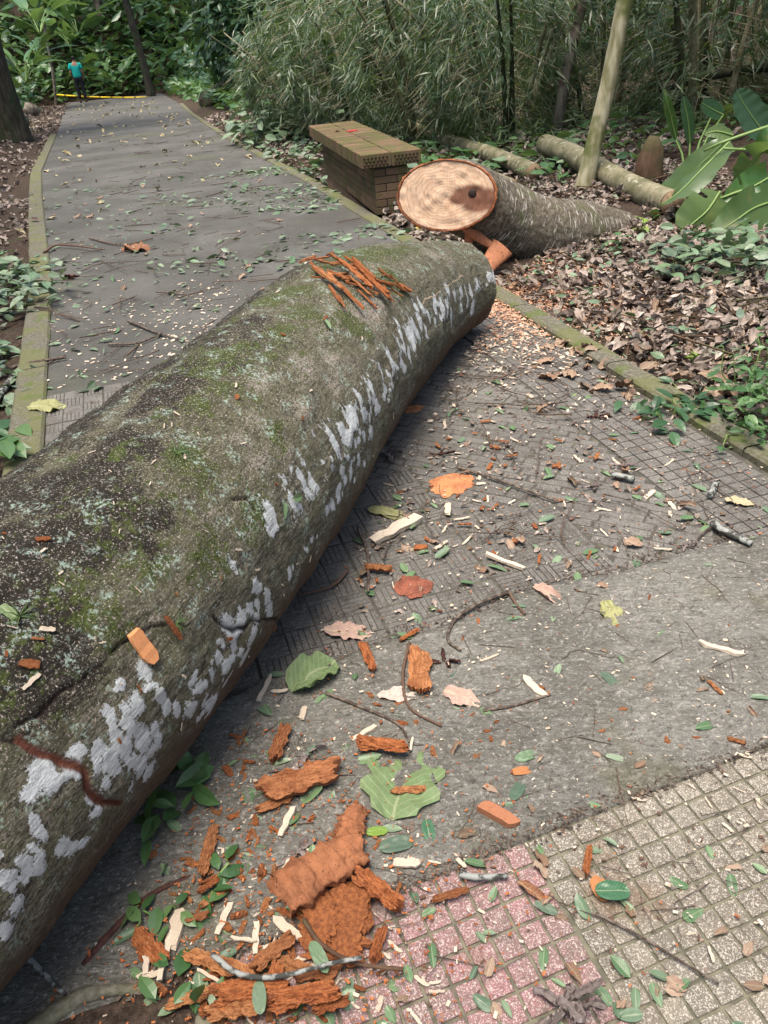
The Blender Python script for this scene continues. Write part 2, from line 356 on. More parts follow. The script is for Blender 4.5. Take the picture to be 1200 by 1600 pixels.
# the ground: one sheet out to the horizon
xs = np.unique(np.concatenate([np.linspace(-150,-14,30), np.linspace(-14,-3,50), np.linspace(-3,8,150), np.linspace(8,22,50), np.linspace(22,150,30)]))
ys = np.unique(np.concatenate([np.linspace(-60,-2,16), np.linspace(-2,16,230), np.linspace(16,60,150), np.linspace(60,200,30)]))
X, Y = np.meshgrid(xs, ys, indexing='ij'); Z = terrain(X, Y)
near = np.exp(-((X-2)**2+(Y-6)**2)/120); Z = Z+near*.03*(fbm(X*6, Y*6, oct=3, seed=9)-.5)*(sm(0,.1, st(X,Y)[1]-2.3)+sm(0,.1,-1.2-st(X,Y)[1]))
g = Geo(); g.add(np.stack([X,Y,Z], -1).reshape(-1,3), grid_faces(len(xs), len(ys))[:, ::-1][:, ::-1])
ground = tag(g.obj('ground', M['soil']), kind='structure')
S_PAV = 4.25
road = tag(strip('road', S_PAV+.0, 42, tleft, tright, .0, M['road'], 240, 40, lambda x,y: .004*(fbm(x*1.3,y*1.3,oct=3,seed=5)-.5)), kind='structure')
base = tag(strip('paving_bed', -1.5, S_PAV+.02, lambda s: tleft(s)-.0*s, lambda s: tright(s)+2.2*(1-sm(1.0,1.9,s)), -.0055, M['grout'], 60, 20), kind='structure')
tag(strip('paver_bed', 1.3, S_PAV+.02, tleft, tright, -.0035, M['joint'], 60, 20), kind='structure')
# boundary between dark pavers and the concrete band (world x -> y)
bx = [-1.6,-.9,-.49,-.31,.23,.42,.73,.96,1.12,1.29,2.0,4]; by = [1.15,1.42,1.6,1.69,1.84,1.95,2.0,2.07,2.11,2.14,2.45,3.2]
# pavers as real raised blocks
gp = Geo(); TH = math.radians(15.5)
def put(x, y, hx, hy, ang, h=.006, top=0., tilt=None):
    R = rz(ang)
    if tilt is not None: R = R@rx(tilt[0])@ry(tilt[1])
    v, f = bevblock((x,y,top-h/2-.0005+random.uniform(-.0008,.0008)), (hx,hy,h/2), .0016, R); gp.add(v, f, smooth=False)
S0 = 1.62      # paver tiles of .4 m
for a in range(-1, 9):            # right hand strip of small squares
    ds, dr, dt_ = random.uniform(-.002,.002), random.uniform(-.004,.004), .004
    sc0 = 1.47+a*.40
    for i in range(7):
        for j in range(7):
            s = sc0+(i+.5)*.4/7; t = 1.672+(j+.5)*.4/7
            if s > S_PAV: continue
            x, y = xy(s, t)
            if y < np.interp(x, bx, by)-.06: continue
            put(x, y,   .0263, .0263, TH+dr, top=ds+dt_)
def basket(x, y):
    return y < 3.0-.95*(x+.25)
for a in range(-2, 8):
    for b in range(-7, 5):
        s0 = 1.47+a*.40; t0 = 1.665-.40*(5-b-0)
        if b > 4: continue
        dz = random.uniform(-.0025,.0025); dr = random.uniform(-.006,.006)
        cx, cy = xy(s0+.2, t0+.2)
        if cy < np.interp(cx, bx, by)-.4 or t0 < -.95 or s0 > S_PAV-.1: continue
        if basket(cx, cy):
            for i in range(4):
                for j in range(4):
                    bs, bt = s0+(i+.5)*.0985+.003, t0+(j+.5)*.0985+.003
                    if (i+j+a+b) % 4 == 3 and random.random() < .35:     # plain square
                        x, y = xy(bs, bt); put(x, y, .046, .046, TH+dr, top=dz); continue
                    for k in range(5):
                        o = (k-2)*.0193
                        x, y = xy(bs+(o if (i+j) % 2 else 0), bt+(0 if (i+j) % 2 else o))
                        if (i+j) % 2: put(x, y, .0475, .0087, TH+dr, top=dz)
                        else: put(x, y, .0087, .0475, TH+dr, top=dz)
        else:
            # diagonal slats clipped to the tile: lay them in the tile's own frame, cut by the tile square
            for k in range(-9, 10):
                o = k*.0455
                # line at 45deg: points (u,w) with w-u = o*sqrt2
                off = o*1.4142; lo = max(-.197, -.197-off); hi = min(.197, .197-off)
                if hi-lo < .014: continue
                L = (hi-lo)*1.4142; cuts = [0]; pos = (random.choice([.08,.14,.19]) if L > .22 else L)
                while pos < L-.04: cuts.append(pos); pos += .19
                cuts.append(L)
                for c0, c1 in zip(cuts[:-1], cuts[1:]):
                    m_ = (c0+c1)/2/1.4142+lo; u, w = m_, -(m_+off)
                    x, y = xy(s0+.2+w, t0+.2+u)
                    trim = .004 if (c0 == 0 or c1 == L) else 0
                    put(x, y, max(.008,(c1-c0)/2-.002-trim), .0208, TH-PI/4+dr, top=dz)
gp.obj('dark_pavers', M['paver'])['kind'] = 'structure'
# concrete band
u = np.linspace(0,1,60); edge0 = (.24876,1.06925); ta = math.radians(17.4067)
ex = np.array([math.cos(ta), math.sin(ta)]); ej = np.array([math.sin(ta), -math.cos(ta)])
nb = 200; xx = np.linspace(-1.7, 3.6, nb); upper = np.interp(xx, bx, by)+.012*(fbm(xx*9, xx*0, oct=4, seed=2)-.5)*2
lower = edge0[1]+(xx-edge0[0])*math.tan(ta)+.010*(fbm(xx*14, xx*0+3, oct=4, seed=4)-.2)
k = np.linspace(0,1,46)[None,:]; YY = lower[:,None]*(1-k)+upper[:,None]*k; XX = xx[:,None]*np.ones_like(k)
ZZ = .007+.006*(fbm(XX*3, YY*3, oct=3, seed=8)-.5); ZZ[:,0] = -.008; ZZ[:,-1] = -.008; ZZ[:,1] -= .002
YY[:,0] -= .002; YY[:,1] = YY[:,0]+.003; YY[:,-2] = YY[:,-1]-.004
g = Geo(); g.add(np.stack([XX,YY,ZZ], -1).reshape(-1,3), grid_faces(nb, 46)[:, ::-1][:, ::-1]); tag(g.obj('concrete_path', M['band']), kind='structure')
# bare mossy dirt beside the tiles, under the trunk
X2, Y2 = np.meshgrid(np.linspace(-1.8,-.44,70), np.linspace(-1.4,1.1,120), indexing='ij'); Y2 = np.minimum(Y2, edge0[1]+(X2-edge0[0])*math.tan(ta)+.01); Z2_ = -.002+.03*(fbm(X2*9, Y2*9, oct=4, seed=71)-.42)*np.clip((-.44-X2)*12,0,1)
g = Geo(); g.add(np.stack([X2,Y2,Z2_],-1).reshape(-1,3), grid_faces(70,120)); tag(g.obj('dirt', M['soil']), kind='structure')
# terrazzo tiles
gpk, gye = Geo(), Geo(); C55 = .055
for i in range(-13, 30):
    for j in range(0, 20):
        c = np.array(edge0)+ex*C55*(i+.5)+ej*C55*(j+.5)
        ti, tj = i//6, j//6
        r_ = random.Random(ti*31+tj*7); off = (r_.uniform(-.0012,.0012), r_.uniform(-.0012,.0012)); dz = r_.uniform(-.0015,.001)
        gap = .0034
        c2 = c-ex*(0.0012 if i % 6 == 5 else 0)+ex*(0.0012 if i % 6 == 0 else 0)+ex*off[0]+ej*off[1]
        v, f = bevblock((c2[0],c2[1],-.0045+dz*.6+random.uniform(-.0003,.0003)), (C55/2-gap+random.uniform(-.0004,.0004), C55/2-gap+random.uniform(-.0004,.0004), .0045), .0014, rz(ta+random.uniform(-.008,.008)))
        (gpk if i < 0 else gye).add(v, f, smooth=False)
gpk.obj('pink_tile_paving', M['pink'])['kind'] = 'structure'; gye.obj('yellow_tile_paving', M['yellow'])['kind'] = 'structure'
# kerbs: cast stones, each its own object
def kerb(sa, sb, tfun, w, h, side, label, group):
    n = max(3, int((sb-sa)/.12)); S = np.linspace(sa+.004, sb-.004, n); V = []
    prof = [(0,-.06),(0,h-.012),(.012,h),(w-.014,h),(w,h-.014),(w,-.16)]
    for s in S:
        t = tfun(s)
        for a, z in prof:
            jit = .010*(fbm(s*3+a*40, a*9+z*20, oct=3, seed=11)-.5)
            x, y = xy(s, t+side*(a+jit)); V.append([x,y,float(zroad(s))+z+jit*.7])
    g = Geo(); F = grid_faces(n, 6); g.add(V, F, smooth=False); g.add(np.array(V)[[0,1,4,5]], [[0,1,2,3]]); g.add(np.array(V)[[-6,-5,-2,-1]], [[0,3,2,1]])
    o = g.obj('kerb', M['curb']); tag(o, label, 'kerb', group); return o
for a, b in [(1.2,2.2),(2.2,3.2),(3.2,4.25),(4.25,5.3)]: kerb(a, b, tright, .13, .035, 1, {1.2:'short kerb stone by the leafy green plants at the right edge',2.2:'bright yellow-green mossy kerb stone beside the low green bush',3.2:'greenish kerb stone between litter and tiles, just past the bush',4.25:'kerb stone dusted with sawdust by the cut in the trunk'}[a], 'kerb stones on the right of the path')
for a in np.arange(5.3, 30, 1.6): kerb(a, a+1.6, tright, .13, .02, 1, 'pale kerb stone flush with the road on its right side, past the cut', 'kerb stones on the right of the path')
for a in np.arange(2.3, 22, 1.2): kerb(a, a+1.2, tleft, .17, .022, -1, 'yellow-green mossy kerb stone along the left edge of the road', 'kerb stones on the left of the road')

# ================================================================ THE FALLEN TRUNK
ST = np.array([[.640,4.60,.215,.222],[.60,4.55,.232,.240],[.55,4.48,.243,.252],[.471,4.4,.251,.259],[.344,4.2,.278,.286],[.224,4.0,.305,.314],[.029,3.6,.349,.36],[-.150,3.2,.372,.383],[-.285,2.8,.377,.387],[-.414,2.4,.381,.393],[-.555,2.0,.384,.396],[-.714,1.6,.380,.391],[-.891,1.2,.375,.386],[-1.075,.8,.372,.38],[-1.25,.4,.37,.378],[-1.43,0,.37,.376],[-1.85,-1.0,.36,.37]])
ST = ST[2:]
d_ = np.r_[0, np.cumsum(np.linalg.norm(np.diff(ST[:,:2], axis=0), axis=1))]
def csp(x, xp, yp):   # smooth cubic through stations
    m = np.gradient(yp, xp); i = np.clip(np.searchsorted(xp, x)-1, 0, len(xp)-2); h = xp[i+1]-xp[i]; t = (x-xp[i])/h
    return (2*t**3-3*t**2+1)*yp[i]+(t**3-2*t**2+t)*h*m[i]+(-2*t**3+3*t**2)*yp[i+1]+(t**3-t**2)*h*m[i+1]
NS, NA = 900, 420
Ls = np.unique(np.concatenate([np.linspace(0, 4.3, NS-60), np.linspace(4.3, d_[-1], 60)])); NS = len(Ls)
LC = np.stack([csp(Ls, d_, ST[:,k]) for k in range(3)], 1); LR = csp(Ls, d_, ST[:,3])
LT = np.gradient(LC, axis=0); LT /= np.linalg.norm(LT, axis=1)[:,None]; LT[:] = np.stack([np.convolve(np.pad(LT[:,k],20,'edge'), np.ones(41)/41, 'valid') for k in range(3)], 1)
LX = np.cross(LT, [0,0,1.]); LX /= np.linalg.norm(LX, axis=1)[:,None]; LU = np.cross(LX, LT)
ANG = np.linspace(0, 2*PI, NA, endpoint=False)   # 0 = towards LX, pi/2 = up
A, L = np.meshgrid(ANG, Ls); 
ca, sa = np.cos(A), np.sin(A)
N3 = ca[...,None]*LX[:,None,:]+sa[...,None]*LU[:,None,:]
big = (fbm(L*1.1, ca*1.2+7, sa*1.2, oct=3, seed=21)-.5)
mid = (fbm(L*7, ca*3, sa*3, oct=4, seed=22)-.5)
fine = (fbm(L*16, A*0+ca*26, sa*26, oct=3, seed=23)-.5)
R_ = LR[:,None]*(1+.06*big)+.013*mid+.004*fine+.008*(1-np.abs(fbm(L*5, ca*2.2, sa*2.2, oct=3, seed=24)-.5)*6).clip(0,1)-.006
P0 = LC[:,None,:]+N3*R_[...,None]
# --- surface coordinates of photo pixels on the trunk (for patches that really sit on the bark)
PV = P0.reshape(-1,3); dd = (PV-CC)@CR; pu = 600+FPX*dd[:,0]/-dd[:,2]; pv = 800-FPX*dd[:,1]/-dd[:,2]
vis = ((N3.reshape(-1,3)*(CC-PV)).sum(1) > 0) & (dd[:,2] < 0); vidx = np.where(vis)[0]; SU, SV = pu[vidx], pv[vidx]
def onlog(u_, v_):
    i = vidx[np.argmin((SU-u_)**2+(SV-v_)**2)]; return L.ravel()[i], A.ravel()[i], i, np.linalg.norm(PV[i]-CC)
wl = (fbm(L*9, ca*4, sa*4, oct=3, seed=31)-.5); wa = (fbm(L*9+50, ca*4, sa*4, oct=3, seed=32)-.5)
_rb = random.Random(3)
def field(blobs, ea=1.0, el=1.0, warp=.05):
    F_ = np.zeros_like(L)
    for (bu, bv, br, bs) in blobs:
        l0, a0, _, dist = onlog(bu, bv); r = br*dist/FPX*(1 if warp > .09 else .7+.75*_rb.random())
        dl = (L-l0+wl*warp)/(r*el); da = (A-a0); da = ((da+PI) % (2*PI)-PI)*.38
        da = (da+wa*warp)/(r*ea); q = dl*dl+da*da
        m_ = q < 4; F_[m_] = np.maximum(F_[m_], bs*np.clip(1.5-np.sqrt(q[m_]), 0, 1.2))
    return F_
Z2 = [(175,800),(165,900),(200,850),(290,850),(320,860),(240,880),(385,900),(420,960),(300,770),(400,750),(430,770),(490,760),(380,800),(460,840),(550,870),(590,760),(560,740),(600,790),(650,620),(660,660),(640,700),(640,790),(550,560),(570,610),(590,660),(500,680),(530,700),(450,580),(480,610),(590,520),(640,470),(680,500),(690,540),(600,390),(510,470),(740,530),(800,530),(840,550),(810,410),(830,450),(870,480),(880,380),(900,500),(880,550),(950,420),(940,350),(910,310),(960,320),(1000,310),(1010,340),(980,200),(980,260),(1050,250),(1040,270),(930,250),(960,170),(1000,160),(1040,140),(1070,120),(1060,190),(1080,40),(1110,90),(1120,140),(200,1030),(280,1080),(320,1100),(350,1110),(160,1130),(160,1180),(100,1190)]
bl = [(x/2.667, 900+y/2.667, 12.5, 1) for x, y in Z2]
bl += [(12,1370,13,1),(22,1405,13,1),(8,1440,13,1),(3,1340,10,1),(35,1365,8,.9)]
bl += [(x,y,9,1) for x,y in [(455,900),(480,860),(488,835),(510,805),(518,790),(525,770),(540,755),(535,735),(547,745),(545,715),(560,725),(558,700),(548,690),(570,685),(580,670),(555,665),(570,650),(590,640),(600,620),(585,625),(612,600),(605,585),(620,580),(632,575),(565,680),(550,730),(530,760),(600,605)]]
bl2 = [(x,y,7.5,1) for x,y in [(640,555),(632,540),(625,520),(640,520),(650,530),(655,500),(665,520),(670,495),(660,480),(680,485),(690,475),(700,480),(710,465),(720,480),(730,470),(735,455),(700,455),(680,470),(650,480),(640,500),(622,535),(610,560),(618,500),(645,540),(705,495),(690,500),(740,480),(720,455),(628,562),(615,575)]]
lich = np.maximum(field([(x_,y_,r__*.92,_q) for x_,y_,r__,_q in bl]+[(x_+_rb.uniform(-12,12), y_+_rb.uniform(-12,12), r__*.4, .9) for x_, y_, r__, _q in bl], 1.2, .95, .07), field(bl2, 1.5, .85, .06))
moss = field([(430,470,26,1),(460,455,26,1),(555,418,22,.9),(600,430,26,1),(620,450,22,.8),(545,505,24,1),(575,520,20,.8),(300,635,30,.9),(335,605,26,.9),(262,650,26,.8),(290,720,36,.9),(195,700,22,.9),(430,690,24,.8),(400,800,40,.7),(330,870,45,.6),(220,880,40,.6),(140,950,40,.7),(100,720,14,.6),(250,560,16,.4),(380,540,30,.6),(510,430,16,.8),(480,490,30,.7),(390,620,24,.5),(170,1000,40,.6)], 1, 1.2, .12)
dark = field([(300,540,30,.9),(340,520,26,.8),(240,590,24,.6),(260,620,30,.6),(200,700,40,1),(150,730,50,1),(100,760,50,1),(170,780,45,1),(60,850,60,.9),(130,850,50,.8),(30,940,60,1),(60,1010,60,.9),(120,1060,40,.7),(60,1100,50,.7),(290,480,14,.6),(400,500,24,.8),(430,440,12,.7),(240,800,30,.8),(210,860,24,.8),(10,1060,50,.9),(460,545,16,.5),(350,560,26,.7),(20,780,50,.7),(120,690,30,.5)], 1, 1.25, .12)
pale = field([(480,570,34,.9),(520,600,24,.8),(470,640,30,.7),(440,700,30,.8),(400,720,24,.8),(390,660,24,.7),(330,790,22,.7),(250,960,18,.8),(230,990,14,.6),(560,470,14,.5),(370,690,20,.8),(120,660,40,.8),(200,620,36,.8),(280,560,20,.7),(60,700,30,.7),(190,1080,30,.5),(140,1120,30,.5),(350,780,16,.8),(620,470,30,.5),(640,420,40,.4),(20,1300,40,.5),(110,1240,24,.5)], 1, 1.2, .10)
lw = .5*(fbm(L*2.2, ca*2, sa*2, oct=4, seed=81)-.5); zA = np.degrees(A)
def zone_(a0, wa_, l0, l1, fl=.25): return np.exp(-((zA-a0+lw*60)/wa_)**2)*sm(l0-fl, l0+fl, L+lw)*(1-sm(l1-fl, l1+fl, L+lw))
pn = fbm(L*3, ca*2.5, sa*2.5, oct=4, seed=83)
dark = np.maximum(dark, 1.0*zone_(52,30,.95,3.6)*sm(.33,.48,pn)); dark = np.maximum(dark, .95*zone_(72,36,2.2,5.2)*sm(.38,.50,pn))
moss = np.maximum(moss, .8*zone_(100,24,.25,3.2)*sm(.44,.58,fbm(L*3.5+9, ca*3, sa*3, oct=4, seed=84))); moss = np.maximum(moss, .40*zone_(120,30,1.6,4.6)*sm(.48,.60,fbm(L*3+2, ca*3, sa*3, oct=4, seed=88))); moss = moss*(1-.85*np.clip(dark*1.2,0,1)*sm(.44,.54,fbm(L*4+7, ca*3, sa*3, oct=4, seed=89)))
pale = np.maximum(pale, 1.1*zone_(130,24,.5,3.0)*sm(.38,.54,fbm(L*4+5, ca*3, sa*3, oct=4, seed=85))); pale = np.maximum(pale, .8*zone_(30,14,1.0,3.8)*sm(.36,.5,pn)*1.3)
lich = np.maximum(lich, 1.05*np.exp(-((zA-163+lw*30)/9)**2)*(1-sm(3.0,3.5,L+lw))*sm(.48,.64,fbm(L*26, A*5, oct=3, seed=86)))
# cracks
def crackline(pix, w):
    F_ = np.zeros_like(L); pts = [onlog(*p)[:2] for p in pix]
    for (l0,a0),(l1,a1) in zip(pts[:-1], pts[1:]):
        ax = (L-l0)+.06*wl; ay = (A-a0)*.38+.07*wa; bx_, by_ = l1-l0, (a1-a0)*.38; q = bx_*bx_+by_*by_+1e-9
        t = np.clip((ax*bx_+ay*by_)/q, 0, 1); d = np.hypot(ax-t*bx_, ay-t*by_); F_ = np.maximum(F_, np.clip(1-d/w, 0, 1))
    return F_
crk = np.maximum(crackline([(0,1152),(40,1160),(75,1185),(120,1215),(160,1240),(190,1262)], .009), crackline([(0,1148),(60,1130),(90,1090),(150,1045),(200,1005),(235,978),(262,975)], .006))
crk = np.maximum(crk, crackline([(395,800),(380,775),(350,770)], .006)); crk = np.maximum(crk, crackline([(340,960),(380,975),(410,970),(440,960)], .006))
scar = crackline([(662,478),(690,455),(708,440),(724,430)], .007); redc = crackline([(30,1155),(75,1185),(120,1215),(160,1240),(190,1262)], .012)
ridge = vnoise(L*22+3*wa, A*30+18*wl*1.0, seed=40)
R_ = R_-.010*crk+.0012*np.clip(lich,0,1)*(lich > .55)-.0015*(ridge > .7)*(1-np.clip(moss,0,1))*(lich < .3)+.006*np.clip(moss,0,1)*fbm(L*45, ca*17, sa*17, oct=3, seed=44)+.008*np.clip(dark,0,1)*fbm(L*50, ca*19, sa*19, oct=3, seed=45)
P0 = LC[:,None,:]+N3*R_[...,None]
# round the cut rim, with a slightly slanted cut
g = Geo(); g.add(P0.reshape(-1,3), grid_faces(NS, NA, True)[:, ::-1])
def attr(me, name, arr, n): a_ = me.attributes.new(name, 'FLOAT', 'POINT'); buf = np.zeros(n, np.float32); buf[:arr.size] = arr.ravel(); a_.data.foreach_set('value', buf)
def barkm():
    m = NT('mossy_bark'); at_ = lambda n: m.n('Attribute', attribute_name=n).outputs['Fac']
    s_, a_ = at_('along'), at_('around'); v = m.pos()
    uv = m.n('CombineXYZ', {0: s_, 1: a_}).outputs[0]
    nw = m.noise(v, 14, 4, .6); nm = m.noise(v, 45, 5, .7); nf = m.noise(v, 150, 4, .75); nff = m.noise(v, 420, 2, .7)
    rid = m.noise(m.scale(uv, 38, 150, 1), 1, 5, .68, 1.0); 
    c = m.mix(m.step(rid, .38, .60), (.034,.031,.021), (.165,.152,.11)); c = m.mix(m.math('MULTIPLY', m.step(nw, .45, .65), .5), c, (.085,.09,.045))
    # top / side / underside zones
    c = m.mix(m.math('MULTIPLY', m.step(nf, .55, .63), .42), c, (.32,.31,.27))
    top = at_('topness')
    c = m.mix(m.math('MULTIPLY', m.step(m.math('ADD', top, m.math('MULTIPLY', nw, .9)), .95, 1.45), .6), c, m.mix(m.step(nm, .4, .6), (.04,.04,.02), (.135,.125,.08)))
    pl = m.step(m.math('ADD', m.math('MULTIPLY', at_('pale'), .55), m.math('MULTIPLY', m.math('SUBTRACT', nf, .5), 3.4)), .45, .7)
    c = m.mix(m.math('MULTIPLY', pl, .8), c, (.38,.33,.29))
    dk = m.step(m.math('ADD', at_('dark'), m.math('MULTIPLY', m.math('SUBTRACT', nf, .5), 3.2)), .25, .55)
    c = m.mix(m.math('MULTIPLY', dk, .92), c, m.mix(nf, (.007,.006,.005), (.027,.022,.018)))
    ms = m.step(m.math('ADD', at_('moss'), m.math('MULTIPLY', m.math('SUBTRACT', nm, .5), 3.6)), .32, .68)
    c = m.mix(m.math('MULTIPLY', ms, .95), c, m.mix(m.step(nf, .35, .65), (.022,.032,.009), (.08,.10,.024)))
    # scattered pale flecks and turquoise grey lichen
    fl = m.step(m.noise(v, 190, 4, .8), .575, .62); c = m.mix(m.math('MULTIPLY', fl, m.math('ADD', .3, m.math('MULTIPLY', top, .6))), c, (.46,.40,.36))
    tq = m.math('MULTIPLY', m.step(m.noise(v, 17, 3), .53, .64), m.step(m.noise(v, 110, 4, .7), .5, .58)); c = m.mix(m.math('MULTIPLY', tq, .75), c, (.33,.42,.36))
    # underside reddish brown
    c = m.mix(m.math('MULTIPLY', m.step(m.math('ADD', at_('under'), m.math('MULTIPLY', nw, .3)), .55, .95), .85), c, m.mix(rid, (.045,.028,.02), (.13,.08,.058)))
    # big white lichen patches with lobed edges
    lv = m.math('ADD', at_('lichen'), m.math('ADD', m.math('MULTIPLY', m.math('SUBTRACT', nm, .5), 2.0), m.math('MULTIPLY', m.math('SUBTRACT', nf, .5), 1.8)))
    lm = m.step(lv, .50, .58)
    lc = m.mix(m.step(rid, .3, .6), (.40,.42,.43), (.58,.61,.63)); lc = m.mix(m.step(nff, .35, .55), m.mix(.5, lc, (.25,.27,.25)), lc)
    c = m.mix(m.math('MULTIPLY', lm, .95), c, lc)
    c = m.mix(m.math('MULTIPLY', at_('crack'), 1.0), c, (.022,.014,.011)); c = m.mix(m.step(at_('redcrack'), .1, .8), c, (.12,.045,.03)); c = m.mix(m.step(m.math('ADD', at_('scar'), m.math('SUBTRACT', nf, .5)), .45, .6), c, (.42,.33,.24))
    h = m.math('ADD', m.math('MULTIPLY', rid, 1.6), m.math('ADD', m.math('MULTIPLY', nf, .6), m.math('MULTIPLY', nm, .8))); h = m.math('ADD', h, m.math('MULTIPLY', lm, .35))
    return m.fin(c, .9, m.bump(h, 1.0, .005), .15)
M['bark'] = barkm()
def ringsm():
    m = NT('fresh_cut_wood'); v = m.n('TexCoord').outputs['Object']; rd = m.n('Attribute', attribute_name='ring').outputs['Fac']; n = m.noise(v, 5, 3); n2 = m.noise(v, 60, 4, .7)
    rr = m.math('ADD', rd, m.math('MULTIPLY', n, .55)); w = m.math('SINE', m.math('MULTIPLY', rr, 70.)); chop = m.noise(m.n('Mapping', {'Vector': v, 'Rotation': (0,.9,0), 'Scale': (1,1,.10)}).outputs[0], 70, 4, .65)
    c = m.mix(m.math('MULTIPLY', m.step(w, -.2, 1.), .55), (.56,.39,.27), (.42,.24,.14)); c = m.mix(m.math('MULTIPLY', m.step(m.noise(v, 6, 4), .5, .68), .5), c, (.44,.25,.14)); c = m.mix(m.math('MULTIPLY', m.step(chop, .42, .66), .6), c, (.62,.47,.34)); c = m.mix(m.math('MULTIPLY', m.step(n2, .58, .7), .4), c, (.36,.19,.10))
    c = m.mix(m.step(m.math('ADD', rd, m.math('MULTIPLY', n2, .05)), .985, 1.0), c, (.19,.07,.045))
    c = m.mix(m.math('MULTIPLY', m.step(m.n('Attribute', attribute_name='stain').outputs['Fac'], .2, .7), .9), c, (.13,.05,.03))
    return m.fin(c, .85, m.bump(m.math('ADD', chop, m.math('MULTIPLY', w, .05)), .9, .006), .15)
M['cut_wood'] = ringsm()
trunk = empty('fallen_tree', (LC[0][0],LC[0][1],0), label='huge fallen tree trunk with moss and white lichen lying across the path', cat='tree trunk')
def under(o, p):
    o.parent = p; o.matrix_parent_inverse = Matrix.Translation(p.location).inverted(); return o
bark = under(g.obj('bark', M['bark']), trunk); me = bark.data; nv = len(me.vertices)
attr(me, 'along', L, nv); attr(me, 'around', A*.38, nv); attr(me, 'lichen', lich, nv); attr(me, 'moss', moss, nv); attr(me, 'dark', dark, nv); attr(me, 'pale', pale, nv); attr(me, 'crack', crk, nv); attr(me, 'redcrack', redc, nv); attr(me, 'scar', scar, nv)
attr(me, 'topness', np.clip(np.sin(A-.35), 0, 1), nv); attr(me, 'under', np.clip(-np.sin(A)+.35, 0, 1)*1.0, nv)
def disc(ring, name, parent, stain=None, dome=0., nrm=None):
    c = ring.mean(0); K = 28; n = len(ring); V = []; rad = []
    for k in range(K+1):
        f = k/K; P = c+(ring-c)*f
        if nrm is not None: P = P+nrm*(.012*(vnoise(P[:,0]*25, P[:,2]*25, seed=3)-.5)*(f < .98))[:,None]
        V.append(P); rad += [f]*n
    g = Geo(); g.add(np.concatenate(V), grid_faces(K+1, n, True)); o = g.obj(name, M['cut_wood']); under(o, parent); attr(o.data, 'ring', np.array(rad), len(o.data.vertices))
    VV = np.concatenate(V); s = np.zeros(len(VV))
    if stain is not None:
        for sp, sr in stain: s = np.maximum(s, np.clip(1.3-np.linalg.norm((VV-sp)*np.array([.6,.6,1.1]), axis=1)/sr, 0, 1))
    attr(o.data, 'stain', s, len(o.data.vertices)); return o
disc(P0[0][::3][::-1], 'cut_face', trunk, nrm=LT[0]); disc(P0[-1][::3], 'cut_face', trunk)
# ---------------------------------------------------------------- the other piece of the trunk
FC = at(697,306,5.55); av = np.array([.93,-.36,-.06])*.335; bv_ = np.array([.05,.16,.98]); bv_ = bv_/np.linalg.norm(bv_)*.222
stump = empty('cut_trunk_section', (1.4,5.7,0), label='cut trunk section with pale fresh-sawn oval face and hole, lying on the litter', cat='tree trunk')
stp = [FC, FC+np.array([.12,.17,-.05]), at(792,345,5.86), at(850,366,5.95), at(903,367,6.1), at(950,374,6.3), at(1000,385,6.5)]
strd = [(.335,.222),(.31,.235),(.265,.255),(.265,.26),(.25,.245),(.235,.23),(.21,.21)]
n2_ = 200; tt = np.linspace(0, len(stp)-1, 150); stp_ = np.stack([csp(tt, np.arange(len(stp)).astype(float), np.array(stp)[:,k]) for k in range(3)], 1)
ra_ = np.interp(tt, np.arange(len(stp)), [r[0] for r in strd]); rb_ = np.interp(tt, np.arange(len(stp)), [r[1] for r in strd])
an = np.linspace(0, 2*PI, n2_, endpoint=False); Vs = []
for k in range(len(tt)):
    ax = stp_[min(k+1, len(tt)-1)]-stp_[max(k-1, 0)]; ax /= np.linalg.norm(ax); xv = np.cross(ax, [0,0,1.]); xv /= np.linalg.norm(xv); uv_ = np.cross(xv, ax)
    w = sm(0, 2.0, tt[k]); x2 = (av/.335)*(1-w)+xv*w; x2 /= np.linalg.norm(x2); u2 = (bv_/.222)*(1-w)+uv_*w; u2 /= np.linalg.norm(u2)
    rn = 1+.05*(fbm(np.cos(an)*1.5+tt[k]*1.2, np.sin(an)*1.5, oct=3, seed=50)-.5)+.03*(fbm(np.cos(an)*9, np.sin(an)*9, tt[k]*6+an*0, oct=3, seed=51)-.5)
    sq = 1+.05*np.cos(2*(an-.7))*(1-w)
    Vs.append(stp_[k]+(x2*(ra_[k]*np.cos(an)*rn*sq)[:,None])+(u2*(rb_[k]*np.sin(an)*rn*sq)[:,None]))
g = Geo(); g.add(np.concatenate(Vs), grid_faces(len(tt), n2_, True))
def bark2():
    m = NT('striped_bark'); v = m.pos(); at_ = lambda n: m.n('Attribute', attribute_name=n).outputs['Fac']; s_, a_ = at_('along'), at_('around'); uv = m.n('CombineXYZ', {0: s_, 1: a_}).outputs[0]
    n = m.noise(v, 40, 5, .7); rid = m.noise(m.scale(uv, 70, 9, 1), 1, 4, .6, .5); c = m.mix(m.step(n, .35, .65), (.055,.047,.034), (.15,.128,.098)); c = m.mix(m.math('MULTIPLY', m.step(m.noise(v, 6, 3), .55, .68), .45), c, (.07,.09,.03))
    wl_ = m.math('MULTIPLY', m.step(rid, .56, .62), m.step(m.noise(v, 7, 2), .38, .5)); c = m.mix(m.math('MULTIPLY', wl_, .9), c, (.42,.40,.36))
    up = m.n('SeparateXYZ', {0: m.n('NewGeometry').outputs['Normal']}).outputs[2]
    return m.fin(c, .9, m.bump(m.math('ADD', n, rid), .9, .006), .15)
M['bark2'] = bark2()
sb = under(g.obj('bark', M['bark2']), stump); attr(sb.data, 'along', np.repeat(tt*.42, n2_), len(sb.data.vertices)); attr(sb.data, 'around', np.tile(an*.3, len(tt)), len(sb.data.vertices))
